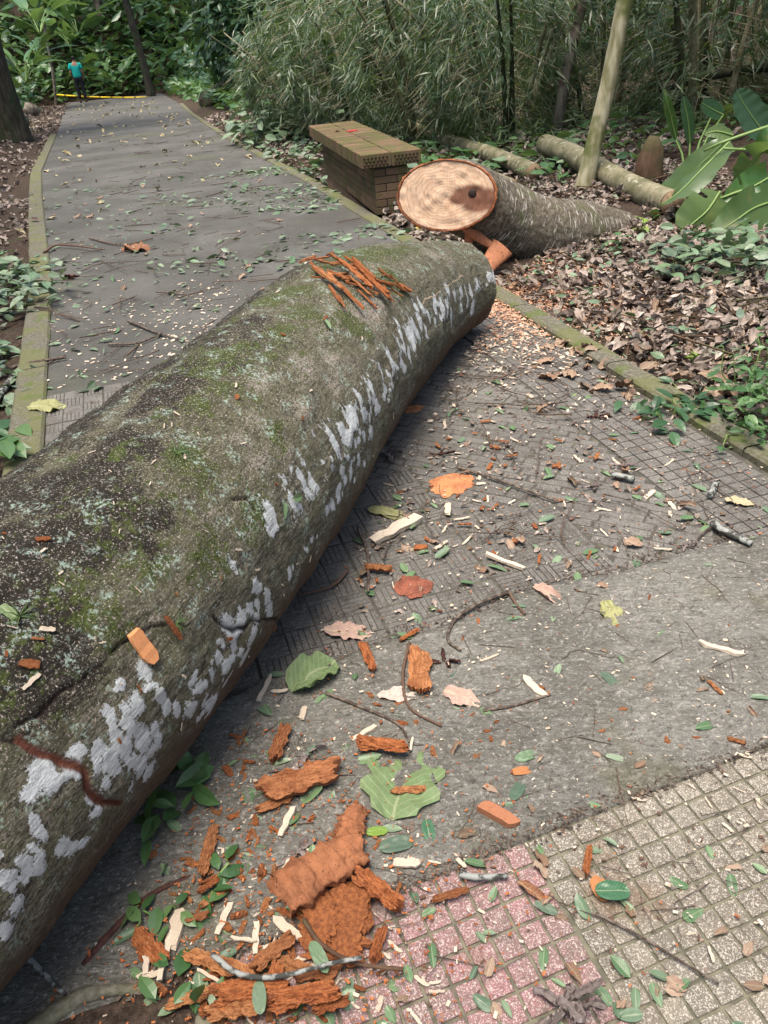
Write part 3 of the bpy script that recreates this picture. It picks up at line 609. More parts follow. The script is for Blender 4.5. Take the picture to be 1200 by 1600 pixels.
hp = at(738,302,5.40)
fnrm = np.cross(av, bv_); fnrm /= np.linalg.norm(fnrm); fnrm *= -np.sign(fnrm@(FC-CC))
def on_face(u_, v_): d = ray(u_, v_); return CC+d*((FC-CC)@fnrm)/(d@fnrm)
disc(Vs[0][::2][::-1], 'cut_face', stump, stain=[(on_face(738,302),.07),(on_face(728,306),.07),(on_face(757,312),.09),(on_face(745,318),.07),(on_face(718,310),.05)], nrm=fnrm)
# rim of reddish inner bark around the face
RIM = Vs[0]; Cm = RIM.mean(0); g = Geo(); k3 = [Cm+(RIM-Cm)*.99+fnrm*.006, Cm+(RIM-Cm)*(1.0+.03*vnoise(an*9,an*0,seed=5)+.025*vnoise(an*40,an*0,seed=6))[:,None]+fnrm*.008, Cm+(RIM-Cm)*1.018-fnrm*.03]
g.add(np.concatenate(k3), grid_faces(3, n2_, True)); under(g.obj('bark_rim', M['bark_side']), stump)
hv, hf = tube([on_face(738,302)+fnrm*.004, on_face(738,302)+fnrm*.0085], [.026,.020], 14, wob=.35, seed=3); hv = hv*1.0; g = Geo(); g.add(hv, hf); under(g.obj('rot_hole', M['hole']), stump)
# hanging splinters under the sawn end
def slab(pts, w, th, seed=0, rough_=.25):
    """torn board along pts; width w per point, thickness th"""
    pts = np.asarray(pts, float); K = 14; q = np.linspace(0, len(pts)-1, K); P = np.stack([np.interp(q, range(len(pts)), pts[:,k]) for k in range(3)], 1); Wd = np.interp(q, range(len(w)), w)
    T = np.gradient(P, axis=0); T /= np.linalg.norm(T, axis=1)[:,None]; sd_ = np.cross(T, (CC-P)); sd_ /= np.linalg.norm(sd_, axis=1)[:,None]; nn = np.cross(sd_, T); V = []
    for k in range(K):
        for a in np.linspace(0, 2*PI, 10, endpoint=False):
            r = 1+rough_*(random.Random(seed*997+k//2*13+int(a*10)).random()-.5); V.append(P[k]+sd_[k]*math.cos(a)*Wd[k]/2*r+nn[k]*math.sin(a)*th/2*r)
    return np.array(V), grid_faces(K, 10, True)
g = Geo(); a0, a1 = at(737,356,5.6), at(727,404,5.62); g.add(*slab([a0, (a0+a1)/2, a1], [.085,.065,.045], .03, 1)); under(g.obj('splinter', M['red_wood']), stump)
g = Geo(); p1, p2, p3 = at(716,352,5.58), at(745,368,5.55), at(780,392,5.48); g.add(*slab([p1,p2,p3], [.03,.07,.04], .04, 2)); under(g.obj('splinter', M['red_wood']), stump)
g = Geo(); q1, q2, q3 = at(786,386,5.5), at(765,412,5.42), at(743,443,5.30); g.add(*slab([q1,q2,q3], [.17,.12,.075], .05, 3, .15)); under(g.obj('splinter', M['red_wood']), stump)
# ================================================================ BENCH
bench = empty('brick_bench', (.3,8,0), label='low brick bench with mossy brick-on-edge top beside the road', cat='bench')
BD = np.array([-.197,.98]); BN = np.array([.98,.197]); B0 = np.array([.065,7.72])
bang = math.atan2(BN[1], BN[0])
g = Geo(); h = Geo()
nb_ = 40; LB = 2.95; BW = .58
for k in range(nb_):
    for sd_ in (0,1):
        c = B0+BD*(k+.5)*LB/nb_+BN*(BW/4+sd_*BW/2); R = rz(bang+random.uniform(-.01,.01))@rx(random.uniform(-.01,.01))
        v, f = bevblock((c[0],c[1],.485+random.uniform(-.003,.003)), (BW/4-.006, LB/nb_/2-.007, .058), .006, R); g.add(v, f, smooth=False)
under(g.obj('seat_slab', M['brick']), bench)
g = Geo(); c = B0+BD*LB/2+BN*BW/2; v, f = boxv((c[0],c[1],.478), (BW/2-.012,LB/2-.012,.042), rz(bang)); g.add(v, f, smooth=False); under(g.obj('slab_mortar', M['mortar']), bench)
for sd_ in (0,1):
    for i in range(7):
        for j in range(3):
            if j == 1 and i == 6: continue
            c = B0+BD*.0005+BN*(sd_*BW/2+.035+(i+(.5 if j == 1 else 0))*.0355); zz = .447+j*.030
            v, f = tube([(c[0],c[1],zz),(c[0]-BD[0]*.0030,c[1]-BD[1]*.0030,zz)], [.0105,.0105], 10); g = Geo(); g.add(v, f); under(g.obj('brick_hole', M['hole']), bench)
g = Geo(); I0 = B0+BD*.10+BN*.125; bw, bl_ = BW-.25, LB-.25
for r in range(6):
    zc = .034+r*.068; off = .5 if r % 2 else 0
    for side in range(2):
        nbk = int(bl_/.225)+1
        for k in range(-1, nbk):
            a0_, a1_ = max(0,(k+off)*.225), min(bl_,(k+1+off)*.225)
            if a1_-a0_ < .03: continue
            c = I0+BD*(a0_+a1_)/2+BN*(.05 if side == 0 else bw-.05); v, f = bevblock((c[0],c[1],zc), (.05,(a1_-a0_)/2-.005,.029), .003, rz(bang)); g.add(v, f, smooth=False)
    for k in range(-1,2):
        a0_, a1_ = max(0,(k+off)*.22), min(bw,(k+1+off)*.22)
        if a1_-a0_ < .03: continue
        for e in (0,1):
            c = I0+BD*(-.003 if e == 0 else bl_+.003)+BN*(a0_+a1_)/2; v, f = bevblock((c[0],c[1],zc), ((a1_-a0_)/2-.005,.05,.029), .003, rz(bang)); g.add(v, f, smooth=False)
under(g.obj('brick_base', M['brick_side']), bench)
g = Geo(); c = I0+BD*bl_/2+BN*bw/2; v, f = boxv((c[0],c[1],.21), (bw/2-.006,bl_/2+.035,.212), rz(bang)); g.add(v, f, smooth=False); under(g.obj('base_mortar', M['mortar']), bench)

# ================================================================ LEAF TEMPLATES
def leaf_t(L_=1., w=.4, nl=6, nw=4, droop=.1, fold=.1, curl=0., lobes=0, wav=0., seed=0, pinch=.5, peak=.42):
    u_ = np.linspace(0,1,nl+1); c = np.linspace(-1,1,nw+1); U_, Cc = np.meshgrid(u_, c, indexing='ij')
    prof = (np.clip(U_,.001,1)/peak)**pinch*np.clip(1-U_,0,1)**(pinch*(1-peak)/peak); prof = prof/prof.max(); prof = np.maximum(prof, .03)
    if lobes:
        prof = prof*(1-.27*np.abs(np.sin(U_*PI*lobes))**2*np.abs(Cc))
    x = Cc*prof*w/2; y = U_*L_; z = -droop*U_**2+fold*np.abs(x)
    if wav: z = z+wav*(vnoise(x*9/max(w,.01)+seed, y*7+seed, seed=seed)-.5)*1.0
    if curl:
        a = x/(w/2)*curl; rr = w/2/max(abs(curl),.01); x = np.sin(a)*rr; z = z+(1-np.cos(a))*rr*np.sign(curl)
    V = np.stack([x,y,z], -1).reshape(-1,3); return V, grid_faces(nl+1, nw+1)[:, ::-1]
SPIKE = leaf_t(1,.10,3,1,.10,0,0,pinch=.6,peak=.35)   # bamboo blade
SPIKE2 = leaf_t(1,.085,3,1,.35,0,0,pinch=.6,peak=.3)
OVAL = leaf_t(1,.42,3,2,.15,.2)
OVAL2 = leaf_t(1,.5,3,2,.3,-.15)
def foliage(tmpls, pos, dirs, scl, up=(0,0,1.), jit=.4, g=None, mi=0):
    g = g or Geo(); n = len(pos); k = rng.integers(0, len(tmpls), n); nn = np.tile(np.asarray(up, float), (n,1))+rng.normal(0, jit, (n,3)); R = frames(dirs, nn)
    for i, (tv, tf) in enumerate(tmpls):
        m_ = k == i
        if m_.any(): v, f = batch(tv, tf, pos[m_], R[m_], np.asarray(scl)[m_]); g.add(v, f, mi, smooth=False)
    return g
def clusters(centres, per, spread, length, droop=-.3, tm=(SPIKE,SPIKE2), base=None, g=None, fan=.8):
    """little fans of leaves at each centre"""
    n = len(centres); c = np.repeat(centres, per, 0); bd = rng.normal(0,1,(n,3)); bd[:,2] = droop+rng.normal(0,.35,n)
    if base is not None: bd = bd*.6+base
    bd /= np.linalg.norm(bd, axis=1)[:,None]; d = np.repeat(bd, per, 0)+rng.normal(0,fan*.5,(n*per,3)); p = c+rng.normal(0,spread,(n*per,3))
    return foliage(list(tm), p, d, rng.uniform(.6,1.15,n*per)*length, g=g)
def blob(n, c, r, shell=.35):
    d = rng.normal(0,1,(n,3)); d /= np.linalg.norm(d, axis=1)[:,None]; q = rng.uniform(shell,1,n)**.6; p = d*q[:,None]*np.asarray(r)
    k = 1+.5*(fbm(d[:,0]*2.5+c[0], d[:,1]*2.5+c[1], d[:,2]*2.5, oct=2, seed=77)-.5); return np.asarray(c)+p*k[:,None]
# ---------------------------------------------------------------- bamboo
def bamboo(x, y, R_, H, ncl, ln, label, ncul=7, mat='bamboo_leaf', low=.15, lean=(0,0), per=6):
    z0 = float(surf(x, y)); t = empty('bamboo_clump', (x,y,z0), label=label, cat='bamboo', group='bamboo clumps along the right of the path')
    tips = []
    for k in range(ncul):
        a = rng.uniform(0,2*PI); r0 = R_*.25; b = np.array([math.cos(a)*r0, math.sin(a)*r0, -.1]); e = b+np.array([math.cos(a)*R_*rng.uniform(.3,1)+lean[0], math.sin(a)*R_*rng.uniform(.3,1)+lean[1], H])
        q = np.linspace(0,1,9)[:,None]; P = b+(e-b)*q; P[:,:2] += (e-b)[:2]*(q**2.2-q)*.8; rad = np.linspace(.045,.012,9); v, f = tube(P, rad, 7); g = Geo(); g.add(v, f); o = g.obj('culm', M['culm_dark'] if k % 2 else M['mossy_trunk'], t); tips.append(P)
    cs = []
    T = np.concatenate(tips)
    for i in range(ncl):
        # drooping sprays: outer shell of a leaning fountain
        a = rng.uniform(0,2*PI); hh = max(.01, rng.uniform(low,1))**1.15; rr = R_*(.35+.75*math.sin(min(1,max(hh,.12))*PI*.75))*rng.uniform(.45,1.05)
        cs.append([math.cos(a)*rr+lean[0]*hh, math.sin(a)*rr+lean[1]*hh, hh*H])
    cs = np.array(cs); cs += .35*(np.stack([fbm(cs[:,0]*1.5,cs[:,2]*1.5,oct=2,seed=60+k) for k in range(3)],1)-.5)*2
    out = cs.copy(); out[:,2] = 0; out /= np.linalg.norm(out, axis=1)[:,None]+1e-6
    g = clusters(cs, per, .05, ln, -.5, base=out*.55); g.obj('leaves', M[mat], t)
    # fine twigs
    g = Geo(); idx = rng.choice(len(cs), min(len(cs), 160), replace=False)
    for i in idx:
        p = cs[i]; q = p+out[i]*.35+np.array([0,0,-.25]); v, f = tube([p-out[i]*.5+np.array([0,0,.12]), p, q], [.005,.004,.002], 4, cap=False); g.add(v, f)
    g.obj('twigs', M['mossy_trunk'], t)
    return t
M['culm_dark'] = trunkm('dark_culm', (.03,.035,.02), (.07,.075,.04), (.04,.05,.025))
def bush(name, x, y, r, n, ln, label, mat='mid_leaf', tm=(OVAL,OVAL2), cat='bush', group=None, z=None, h=None, up=.2, stems=5, dens=.25, loc_z=None):
    z0 = float(surf(x, y)) if loc_z is None else loc_z; h = h or r
    t = empty(name, (x,y,z0), label=label, cat=cat, group=group); c = np.array([0,0,h*.95 if z is None else z])
    p = blob(n, c, (r,r,h), dens); d = p-c; d /= np.linalg.norm(d, axis=1)[:,None]; d = d+rng.normal(0,.5,d.shape); d[:,2] += up-.3
    foliage(list(tm), p, d, rng.uniform(.6,1.2,n)*ln, jit=.5).obj('leaves', M[mat], t)
    g = Geo()
    for k in range(stems):
        e = p[rng.integers(0,n)]; v, f = tube([(rng.uniform(-.05,.05),rng.uniform(-.05,.05),-.1), e*np.array([.4,.4,.5]), e], [.018*r+.006,.012*r+.004,.003], 5, cap=False); g.add(v, f)
    g.obj('stem', M['brown_trunk'], t); return t
def tree(name, x, y, lean, H, r0, r1, mat, crown_h, crown_r, n, ln, leaf, label, group=None, cat='tree', bend=.3, crowns=3):
    z0 = float(surf(x, y)); t = empty(name, (x,y,z0), label=label, cat=cat, group=group); q = np.linspace(0,1,26)
    P = np.stack([lean[0]*q+bend*.2*np.sin(q*5), lean[1]*q+bend*.2*np.cos(q*4), q*H-.2], 1); rad = r0*(1-q)+r1*q+r0*.5*np.exp(-q*H/.25); v, f = tube(P, rad, 16, wob=.08, seed=int(abs(x*10))); g = Geo(); g.add(v, f); tr = g.obj('trunk', M[mat], t)
    g = Geo(); gb = Geo()
    for k in range(crowns):
        c = P[-1]+np.array([rng.uniform(-.6,.6)*crown_r, rng.uniform(-.6,.6)*crown_r, rng.uniform(-.2,.5)*crown_h]); p = blob(n//crowns, c, (crown_r*.8,crown_r*.8,crown_h*.5), .2); d = rng.normal(0,1,p.shape); d[:,2] -= .4
        foliage([OVAL,OVAL2], p, d, rng.uniform(.6,1.2,len(p))*ln, jit=.6, g=g); v, f = tube([P[-3], (P[-1]+c)/2, c], [r1*.7,r1*.45,.01], 6, cap=False); gb.add(v, f)
    if n: g.obj('crown', M[leaf], t); gb.obj('branches', M[mat], t)
    return t
# clumps : (pixel u of base centre is worked out in the road frame s,t)
def S_(s, t): return xy(s, t)
bl_list = [ (8.9,6.9,1.2,3.4,700,.24,'tall bamboo clump with dark bases right behind the slender leaning tree'),
 (10.2,4.9,1.1,1.9,1100,.21,'low drooping bamboo clump behind the cut lengths of trunk'),
 (10.6,6.5,1.0,1.9,700,.21,'low bamboo tuft in the gap left of the slender leaning tree'),
 (11.6,4.3,1.25,2.1,1300,.21,'dense feathery drooping bamboo clump directly behind the brick bench'),
 (13.6,3.9,1.25,2.1,1300,.23,'feathery bamboo clump spilling down left of the brick bench'),
 (13.0,6.0,1.5,3.4,900,.24,'dark bamboo clump behind the low drooping ones'),
 (15.2,3.5,1.1,1.7,800,.24,'low bamboo clump at the road edge, farthest left of the bench'),
 (16.5,4.9,1.5,2.6,1000,.26,'bamboo clump with dry stems between the bench and the dark shrub tree'),
 (8.2,8.8,1.5,2.9,900,.22,'hazy pale bamboo clump at the upper right corner'),
 (10.3,8.3,1.5,3.4,800,.24,'bamboo clump hanging over the brown broken stump'),
 (6.9,9.2,1.4,2.7,700,.22,'bamboo clump reaching in over the large leaves at the right edge')]
for s, t, R0, H, n, ln, lab in bl_list:
    x, y = xy(s, t); bamboo(x, y, R0, H, n, ln, lab, lean=(-.25,-.2), low=-.02)
# second row; backlight of the bright shrub is put into its leaf colour
for s, t, r, n, ln, lab, mt in [(9.6,10.0,1.7,2400,.16,'tree foliage coloured bright yellow-green as if backlit, behind the upper right branches','bright_or_backlit_leaf'),(20,7.0,2.6,2200,.3,'dark shrub mass behind the bamboo, left of the pale trunk','dark_leaf'),(24,5.6,2.4,2200,.3,'dark shrub mass beyond the bench beside the far road','dark_leaf'),(17,8.5,2.6,2200,.28,'dark shrub mass deep behind the bamboo and the pale trunk','dark_leaf')]:
    x, y = xy(s, t); bush('shrub', x, y, r, n, ln, lab, mt, cat='shrub', h=2.6)
# ---------------------------------------------------------------- trees
p = G(908,302); tree('slender_tree', p[0], p[1], (.75,.35), 5.2, .072, .055, 'pale_mossy', 1.6, 1.5, 1500, .22, 'mid_leaf', 'slender leaning tree trunk standing alone behind the cut trunk section', bend=.35)
p = at(8,165,21); tree('big_tree', p[0], p[1], (-.3,.2), 7, .32, .32, 'dark_trunk', 3, 3, 2500, .35, 'mid_leaf', 'big dark tree trunk on the bank at the upper left edge')
p = at(237,152,39); tree('leaning_tree', p[0], p[1], (-.8,.3), 9, .17, .13, 'dark_trunk', 3, 3, 1500, .5, 'dark_leaf', 'thin dark leaning tree at the end of the yellow tape')
p = at(172,90,46); tree('pale_tree', p[0], p[1], (-.3,.3), 9, .22, .16, 'pale_trunk', 3, 3, 1500, .5, 'mid_leaf', 'pale slim trunk high on the far bank behind the person')
p = at(868,215,10.6); 
t = empty('dead_bamboo_culm', (p[0],p[1],float(surf(p[0],p[1]))), label='pale dead stem with peeling grey bark leaning among dark bamboo', cat='dead stem'); g = Geo(); v, f = tube([(0,0,-.1),(.10,.1,.6),(.28,.2,1.3),(.45,.3,2.4)], [.07,.065,.06,.05], 12, wob=.12); g.add(v, f); g.obj('stem', M['pale_trunk'], t)
for k, (s_0, t_0, lab) in enumerate([(-5,-5,'forest tree added for shade, behind the viewer on the left'),(-7,1,'forest tree added for shade, directly behind the viewer'),(-4,7,'forest tree added for shade, behind the viewer on the right'),(3,-7.5,'forest tree added for shade left of the fallen trunk, outside the view'),(9,-7,'forest tree added for shade on the left bank, outside the view'),(2,9.5,'forest tree added for shade right of the path, outside the view'),(17,-6.5,'forest tree added for shade, high on the left bank above the rocks'),(26,8,'forest tree added for shade, behind the bamboo by the far road')]):
    x, y = xy(s_0, t_0); tree('added_shade_tree', x, y, (.3,.2), 6.5, .25, .14, 'dark_trunk', 4.5, 3.2, 3600, .42, 'dark_leaf', lab)  # trees added round the path to keep low sky light off it
# ---------------------------------------------------------------- dark shrub-tree by the far road
for i, (u_, v_, r, h_, n, mt, lab) in enumerate([(375,165,1.9,2.6,4200,'dark_leaf','dark glossy-leaved shrub tree standing right of the far end of the road'),(440,150,1.5,1.9,2400,'mid_leaf','mid-green shrub between the dark shrub tree and the bamboo')]):
    p = G(u_, v_); bush('shrub_tree', p[0]+.6, p[1]+1.0, r, n, .26, lab, mt, cat='shrub', h=h_, z=h_*.95)
# far end of the road: broad-leaved plants on the bank
def blade(L_, w, bend_, split=0, seed=0, nl=14, fold=.25, wav=.04):
    v, f = leaf_t(L_, w, nl, 6, bend_*L_, fold, 0, 0, wav*w*2, seed, .45, .45)
    return v, f
def bigplant(x, y, n, ln, label, mat='big_leaf', name='broad_leaved_plant', group=None, z=None, seed=0, el=(.5,1.2)):
    r_ = np.random.default_rng(seed+100); z0 = float(surf(x,y)) if z is None else z
    t = empty(name, (x,y,z0), label=label, cat='plant', group=group); gs = Geo()
    for k in range(n):
        a = r_.uniform(0,2*PI); e_ = r_.uniform(*el); l1 = ln*r_.uniform(.3,.7); l2 = ln*r_.uniform(.7,1.2)
        d = np.array([math.cos(a)*math.cos(e_), math.sin(a)*math.cos(e_), math.sin(e_)]); tip = d*l1; mid_ = tip*.5+np.array([0,0,l1*.1])
        v, f = tube([(0,0,-.05), mid_, tip], [.012*ln+.006,.009*ln+.004,.006*ln+.003], 6, cap=False); gs.add(v, f)
        v, f = blade(l2, l2*r_.uniform(.24,.34), r_.uniform(.15,.55), seed=k+seed); d2 = d*np.array([1,1,.6]); R = frames(d2[None], np.array([[0,0,1.]])+r_.normal(0,.25,(1,3)))[0]; g = Geo(); g.add(v@R.T+tip, f); g.obj('leaf', M[mat], t)
    gs.obj('stalks', M['stalk'], t); return t
M['stalk'] = flat('green_stalk', (.14,.22,.06), .45, .4)
far = [(38,95,34,2.0),(110,48,42,2.2),(60,60,36,2.0),(165,75,45,2.6),(205,60,46,3.0),(185,110,42,2.0),(262,105,44,3.0),(300,80,46,3.0),(265,60,50,3.2),(120,25,44,3.0),(210,20,50,3.2),(290,30,50,3.2),(60,20,34,2.4),(330,60,46,2.6),(30,118,36,1.3),(195,125,42.5,1.4)]
ORD = 'leftmost,second,third,fourth,fifth,sixth,seventh,eighth,ninth,tenth,eleventh,twelfth,thirteenth,fourteenth,fifteenth,rightmost'.split(',')
far.sort()
for i, (u_, v_, y_, ln) in enumerate(far):
    p = at(u_, v_+22, y_); bigplant(p[0], p[1], 9, ln*.62, f'{ORD[i]} of the broad arching-leaved plants on the far bank, counted from the left', z=p[2]-.2, seed=i, group='broad-leaved plants on the far bank', mat='mid_leaf' if i % 3 else 'dark_leaf')
# dense cover on the far banks
def cover(name, n, sfun, ln, mat, tm, kind='stuff', h=(.05,.5)):
    s, t = sfun(n); x, y = xy(s, t); z = surf(x, y)+rng.uniform(h[0], h[1], n); P = np.stack([x,y,z],1); d = rng.normal(0,1,(n,3)); d[:,2] = rng.uniform(-.3,.8,n)
    o = foliage(tm, P, d, rng.uniform(.5,1.2,n)*ln, jit=.6).obj(name, M[mat]); o['kind'] = kind; return o
cover('undergrowth', 3500, lambda n: (rng.uniform(26,44,n), -2.6-np.abs(rng.normal(0,3,n))), .35, 'dark_leaf', [OVAL,OVAL2], h=(.0,.9))
cover('undergrowth', 2500, lambda n: (rng.uniform(42.5,48,n), rng.uniform(-9,6,n)), .5, 'mid_leaf', [OVAL,OVAL2,SPIKE], h=(.1,1.6))
cover('undergrowth', 3500, lambda n: (rng.uniform(20,44,n), rng.uniform(3.0,5.5,n)), .3, 'mid_leaf', [OVAL,OVAL2], h=(.0,.5))
cover('undergrowth', 9000, lambda n: (rng.uniform(43.5,62,n), rng.uniform(-16,16,n)), .6, 'mid_leaf', [OVAL,OVAL2], h=(.0,1.6))
cover('undergrowth', 9000, lambda n: (rng.uniform(44,75,n), rng.uniform(-25,30,n)), .9, 'dark_leaf', [OVAL,OVAL2], h=(.5,4.5))
cover('undergrowth', 7000, lambda n: (rng.uniform(12,42,n), rng.uniform(-16,-3.6,n)), .35, 'mid_leaf', [OVAL,OVAL2], h=(.0,1.6))
cover('undergrowth', 12000, lambda n: (rng.uniform(4,40,n), rng.uniform(9.5,24,n)), .45, 'dark_leaf', [OVAL,OVAL2], h=(.0,4.2))
cover('undergrowth', 6000, lambda n: (rng.uniform(18,40,n), rng.uniform(3.4,9,n)), .35, 'dark_leaf', [OVAL,OVAL2], h=(.0,1.6))
cover('undergrowth', 5000, lambda n: (rng.uniform(8,18,n), rng.uniform(3.9,9.5,n)), .16, 'bamboo_leaf', [SPIKE,SPIKE2], h=(.0,.35))
M['dull_wood'] = wood('dull_wood', (.28,.20,.13), (.22,.15,.09), (.14,.09,.06))
# ---------------------------------------------------------------- fallen lengths of trunk, stumps, branches
def logbit(name, a, b, ra, rb, label, mat='mossy_trunk', bendz=0.02, group=None):
    a = np.array(a, float); b = np.array(b, float); o = empty(name, tuple(a), label=label, cat='log', group=group); q = np.linspace(0,1,20)[:,None]; P = (b-a)*q; P[:,2] += bendz*np.sin(q[:,0]*PI*2)
    v, f = tube(P, ra*(1-q[:,0])+rb*q[:,0], 20, wob=.05, cap=False); g = Geo(); g.add(v, f); g.obj('bark', M[mat], o)
    for k, s_ in ((0,-1),(-1,1)):
        T = P[1]-P[0]; T /= np.linalg.norm(T); v, f = tube([P[k]-T*s_*.01, P[k]+T*s_*.002], [(ra if k == 0 else rb)*.97]*2, 20); g = Geo(); g.add(v, f); g.obj('cut_end', M['dull_wood'], o)
    return o
a = at(852,226,9.3); b = G(1015,318); b[2] += .08; e = b+(b-a)*.15; logbit('cut_log', a, e, .105, .10, 'straight greenish cut log propped up behind the slender tree')
a = G(834,285); a[2] += .09; b = G(640,212); b[2] += .15; logbit('cut_log', a, b, .085, .07, 'mossy green cut log lying behind the bench, pointing to its pale end')
a = G(800,300); a[2] += .06; b = G(690,268); b[2] += .06; logbit('cut_log', a, b, .06, .05, 'thinner cut log lying in front of the mossy green one')
p = G(1010,290); t = empty('tree_stump', tuple(p), label='upright broken brown stump beyond the large drooping leaves', cat='stump'); g = Geo(); v, f = tube([(0,0,-.1),(0,0,.1),(.01,0,.2),(.02,0,.31),(.025,0,.36),(.03,0,.40)], [.12,.105,.10,.10,.085,.04], 18, wob=.4, seed=4); g.add(v, f); g.obj('stump_wood', M['brown_trunk'], t)
def branch(pts, r0, r1, label, mat='dark_trunk', name='fallen_branch', cat='branch', group=None, n=10):
    pts = np.asarray(pts, float); K = 16; q = np.linspace(0, len(pts)-1, K); P = np.stack([csp(q, np.arange(len(pts)).astype(float), pts[:,k]) if len(pts) > 2 else np.interp(q, [0,1], pts[:,k]) for k in range(3)], 1)
    v, f = tube(P-pts[0], np.linspace(r0, r1, K), n, wob=.12); g = Geo(); g.add(v, f); o = g.obj(name, M[mat], loc=tuple(pts[0])); tag(o, label, cat, group); return o
branch([at(1005,20,12), at(1060,50,11.6), at(1110,88,11)], .05,.03, 'dark branch slanting down through the upper right foliage')
branch([at(1020,140,11.5), at(1090,100,11.3), at(1105,85,11.2)], .06,.05, 'dark branch rising to the right below the slanting one')
branch([at(1030,138,10.5), at(1110,118,10.5), at(1200,105,10.5), at(1300,100,10.5)], .06,.05, 'long dark horizontal branch reaching the right edge')
branch([at(1075,20,12.5), at(1040,90,12), at(1015,140,11.5)], .06,.05, 'dark bough climbing steeply at the upper right')
branch([at(392,160,17), at(440,146,17), at(490,152,16.4)], .03,.02, 'bare pale curved branch lying left of the leafy cuttings', 'pale_trunk')
branch([at(420,152,16.5), at(470,158,16), at(520,150,15.8), at(560,130,15.8)], .04,.02, 'short broken branch with pale end above the leafy cuttings', 'brown_trunk')
# ================================================================ RIGHT HAND BIG LEAVES
def leaf3(pts, wv, wmax, mat, parent, seed=0, side=None, cup=.15, tears=0):
    """leaf along a 3-D midrib: pts, side vector wv (half width direction), returns object"""
    pts = np.asarray(pts, float); K = 22; q = np.linspace(0, len(pts)-1, K); P = np.stack([csp(q, np.arange(len(pts)).astype(float), pts[:,k]) for k in range(3)], 1); u_ = np.linspace(0,1,K)
    prof = np.sin(PI*np.clip(u_,0,1)**.75)**.55*wmax; prof[0] = .01; prof[-1] = .004; T = np.gradient(P, axis=0); T /= np.linalg.norm(T, axis=1)[:,None]
    wv = np.asarray(wv, float); V = []; nw = 10; cc = np.linspace(-1,1,nw+1)
    for k in range(K):
        s_ = wv-T[k]*(wv@T[k]); s_ /= np.linalg.norm(s_); n_ = np.cross(s_, T[k])
        for c in cc:
            V.append(P[k]+s_*c*prof[k]+n_*(cup*abs(c)**1.5*prof[k]+.05*wmax*math.sin(u_[k]*38+c*3+seed)*abs(c)))
    g = Geo(); V = np.array(V); F = grid_faces(K, nw+1)
    if tears:
        r_ = random.Random(seed); keep = np.ones(len(F), bool); F2 = F.reshape(K-1, nw, 4)
        kp = np.ones((K-1, nw), bool)
        for _ in range(tears):
            kk = r_.randrange(3, K-3); sd_ = r_.choice([0,1]); d_e = r_.randrange(2,5)
            for j in range(d_e): kp[kk, j if sd_ else nw-1-j] = False
        F = F2[kp]
    g.add(V-pts[0], F); o = g.obj('leaf', M[mat], parent, loc=tuple(pts[0]-np.array(parent.location)))
    md = o.data; uvl = md.uv_layers.new(name='UV'); li = np.zeros(len(md.loops), np.int32); md.loops.foreach_get('vertex_index', li); uvv = np.stack([np.repeat(u_, nw+1), np.tile(cc, K)], 1)[li]; uvl.data.foreach_set('uv', uvv.astype(np.float32).ravel())
    v, f = tube(P[:-1]-pts[0]+np.array([0,0,.003]), np.linspace(.010,.003,K-1), 6, cap=False); g = Geo(); g.add(v, f); g.obj('midrib', M['stalk'], o); return o
base_ = G(1130,380)
ban = empty('banana_plant', tuple(base_), label='large-leaved plant with broad drooping leaves at the right edge', cat='plant')
leaf3([at(985,352,6.9), at(1040,310,6.7), at(1090,262,6.6), at(1140,214,6.6)], (.3,.2,.9), .155, 'big_leaf', ban, 1, cup=.2)
leaf3([at(1140,222,6.3), at(1100,262,6.2), at(1062,300,6.15), at(1030,322,6.1)], (.8,-.3,.5), .13, 'big_leaf', ban, 2, cup=.25)
leaf3([at(1125,300,6.0), at(1105,330,5.9), at(1080,352,5.85), at(1068,368,5.8)], (.95,.1,-.15), .175, 'pale_under', ban, 3, cup=.1, tears=5)
leaf3([at(1225,310,5.7), at(1180,325,5.65), at(1150,345,5.6), at(1110,372,5.6)], (.5,.4,.8), .16, 'pale_under', ban, 4, cup=.1, tears=5)
leaf3([at(1230,215,6.0), at(1195,235,6.0), at(1170,262,6.0), at(1150,290,6.0)], (.8,.2,.5), .17, 'big_leaf', ban, 5, cup=.2, tears=2)
leaf3([at(1145,212,6.4), at(1120,206,6.4), at(1100,210,6.4)], (.1,.4,.8), .05, 'pale_under', ban, 6)
leaf3([at(1230,260,5.9), at(1190,285,5.8), at(1160,300,5.8), at(1130,312,5.8)], (.4,.4,.8), .13, 'big_leaf', ban, 7, cup=.2, tears=3)
leaf3([at(1030,335,6.3), at(1010,348,6.25), at(985,365,6.2)], (.5,.1,.8), .09, 'big_leaf', ban, 8)
leaf3([at(1225,392,5.5), at(1190,375,5.5), at(1150,385,5.5), at(1120,392,5.5)], (.4,.6,.6), .10, 'dry_leaf', ban, 9, cup=.4, tears=3)
for k, (pp) in enumerate([[at(1260,180,6.2), at(1200,198,6.2), at(1130,222,6.2), at(1100,236,6.3)],[at(1260,245,6), at(1190,236,6), at(1130,232,6)],[at(1240,292,5.8), at(1170,296,5.8), at(1125,310,5.8)],[base_+np.array([.1,.1,-.05]), at(1180,330,6.0), at(1215,262,6.1), at(1250,200,6.1)]]):
    pp = np.array(pp); g = Geo(); K = 12; q = np.linspace(0,len(pp)-1,K); Pq = np.stack([csp(q, np.arange(len(pp)).astype(float), pp[:,j]) for j in range(3)],1); v, f = tube(Pq-base_, np.linspace(.016,.008,K), 7); g.add(v, f); g.obj('stalk', M['stalk'], ban)
p = G(1075,270); he = empty('heliconia_plant', tuple(p), label='upright plant with long strap leaves in shadow behind the brown stump', cat='plant')
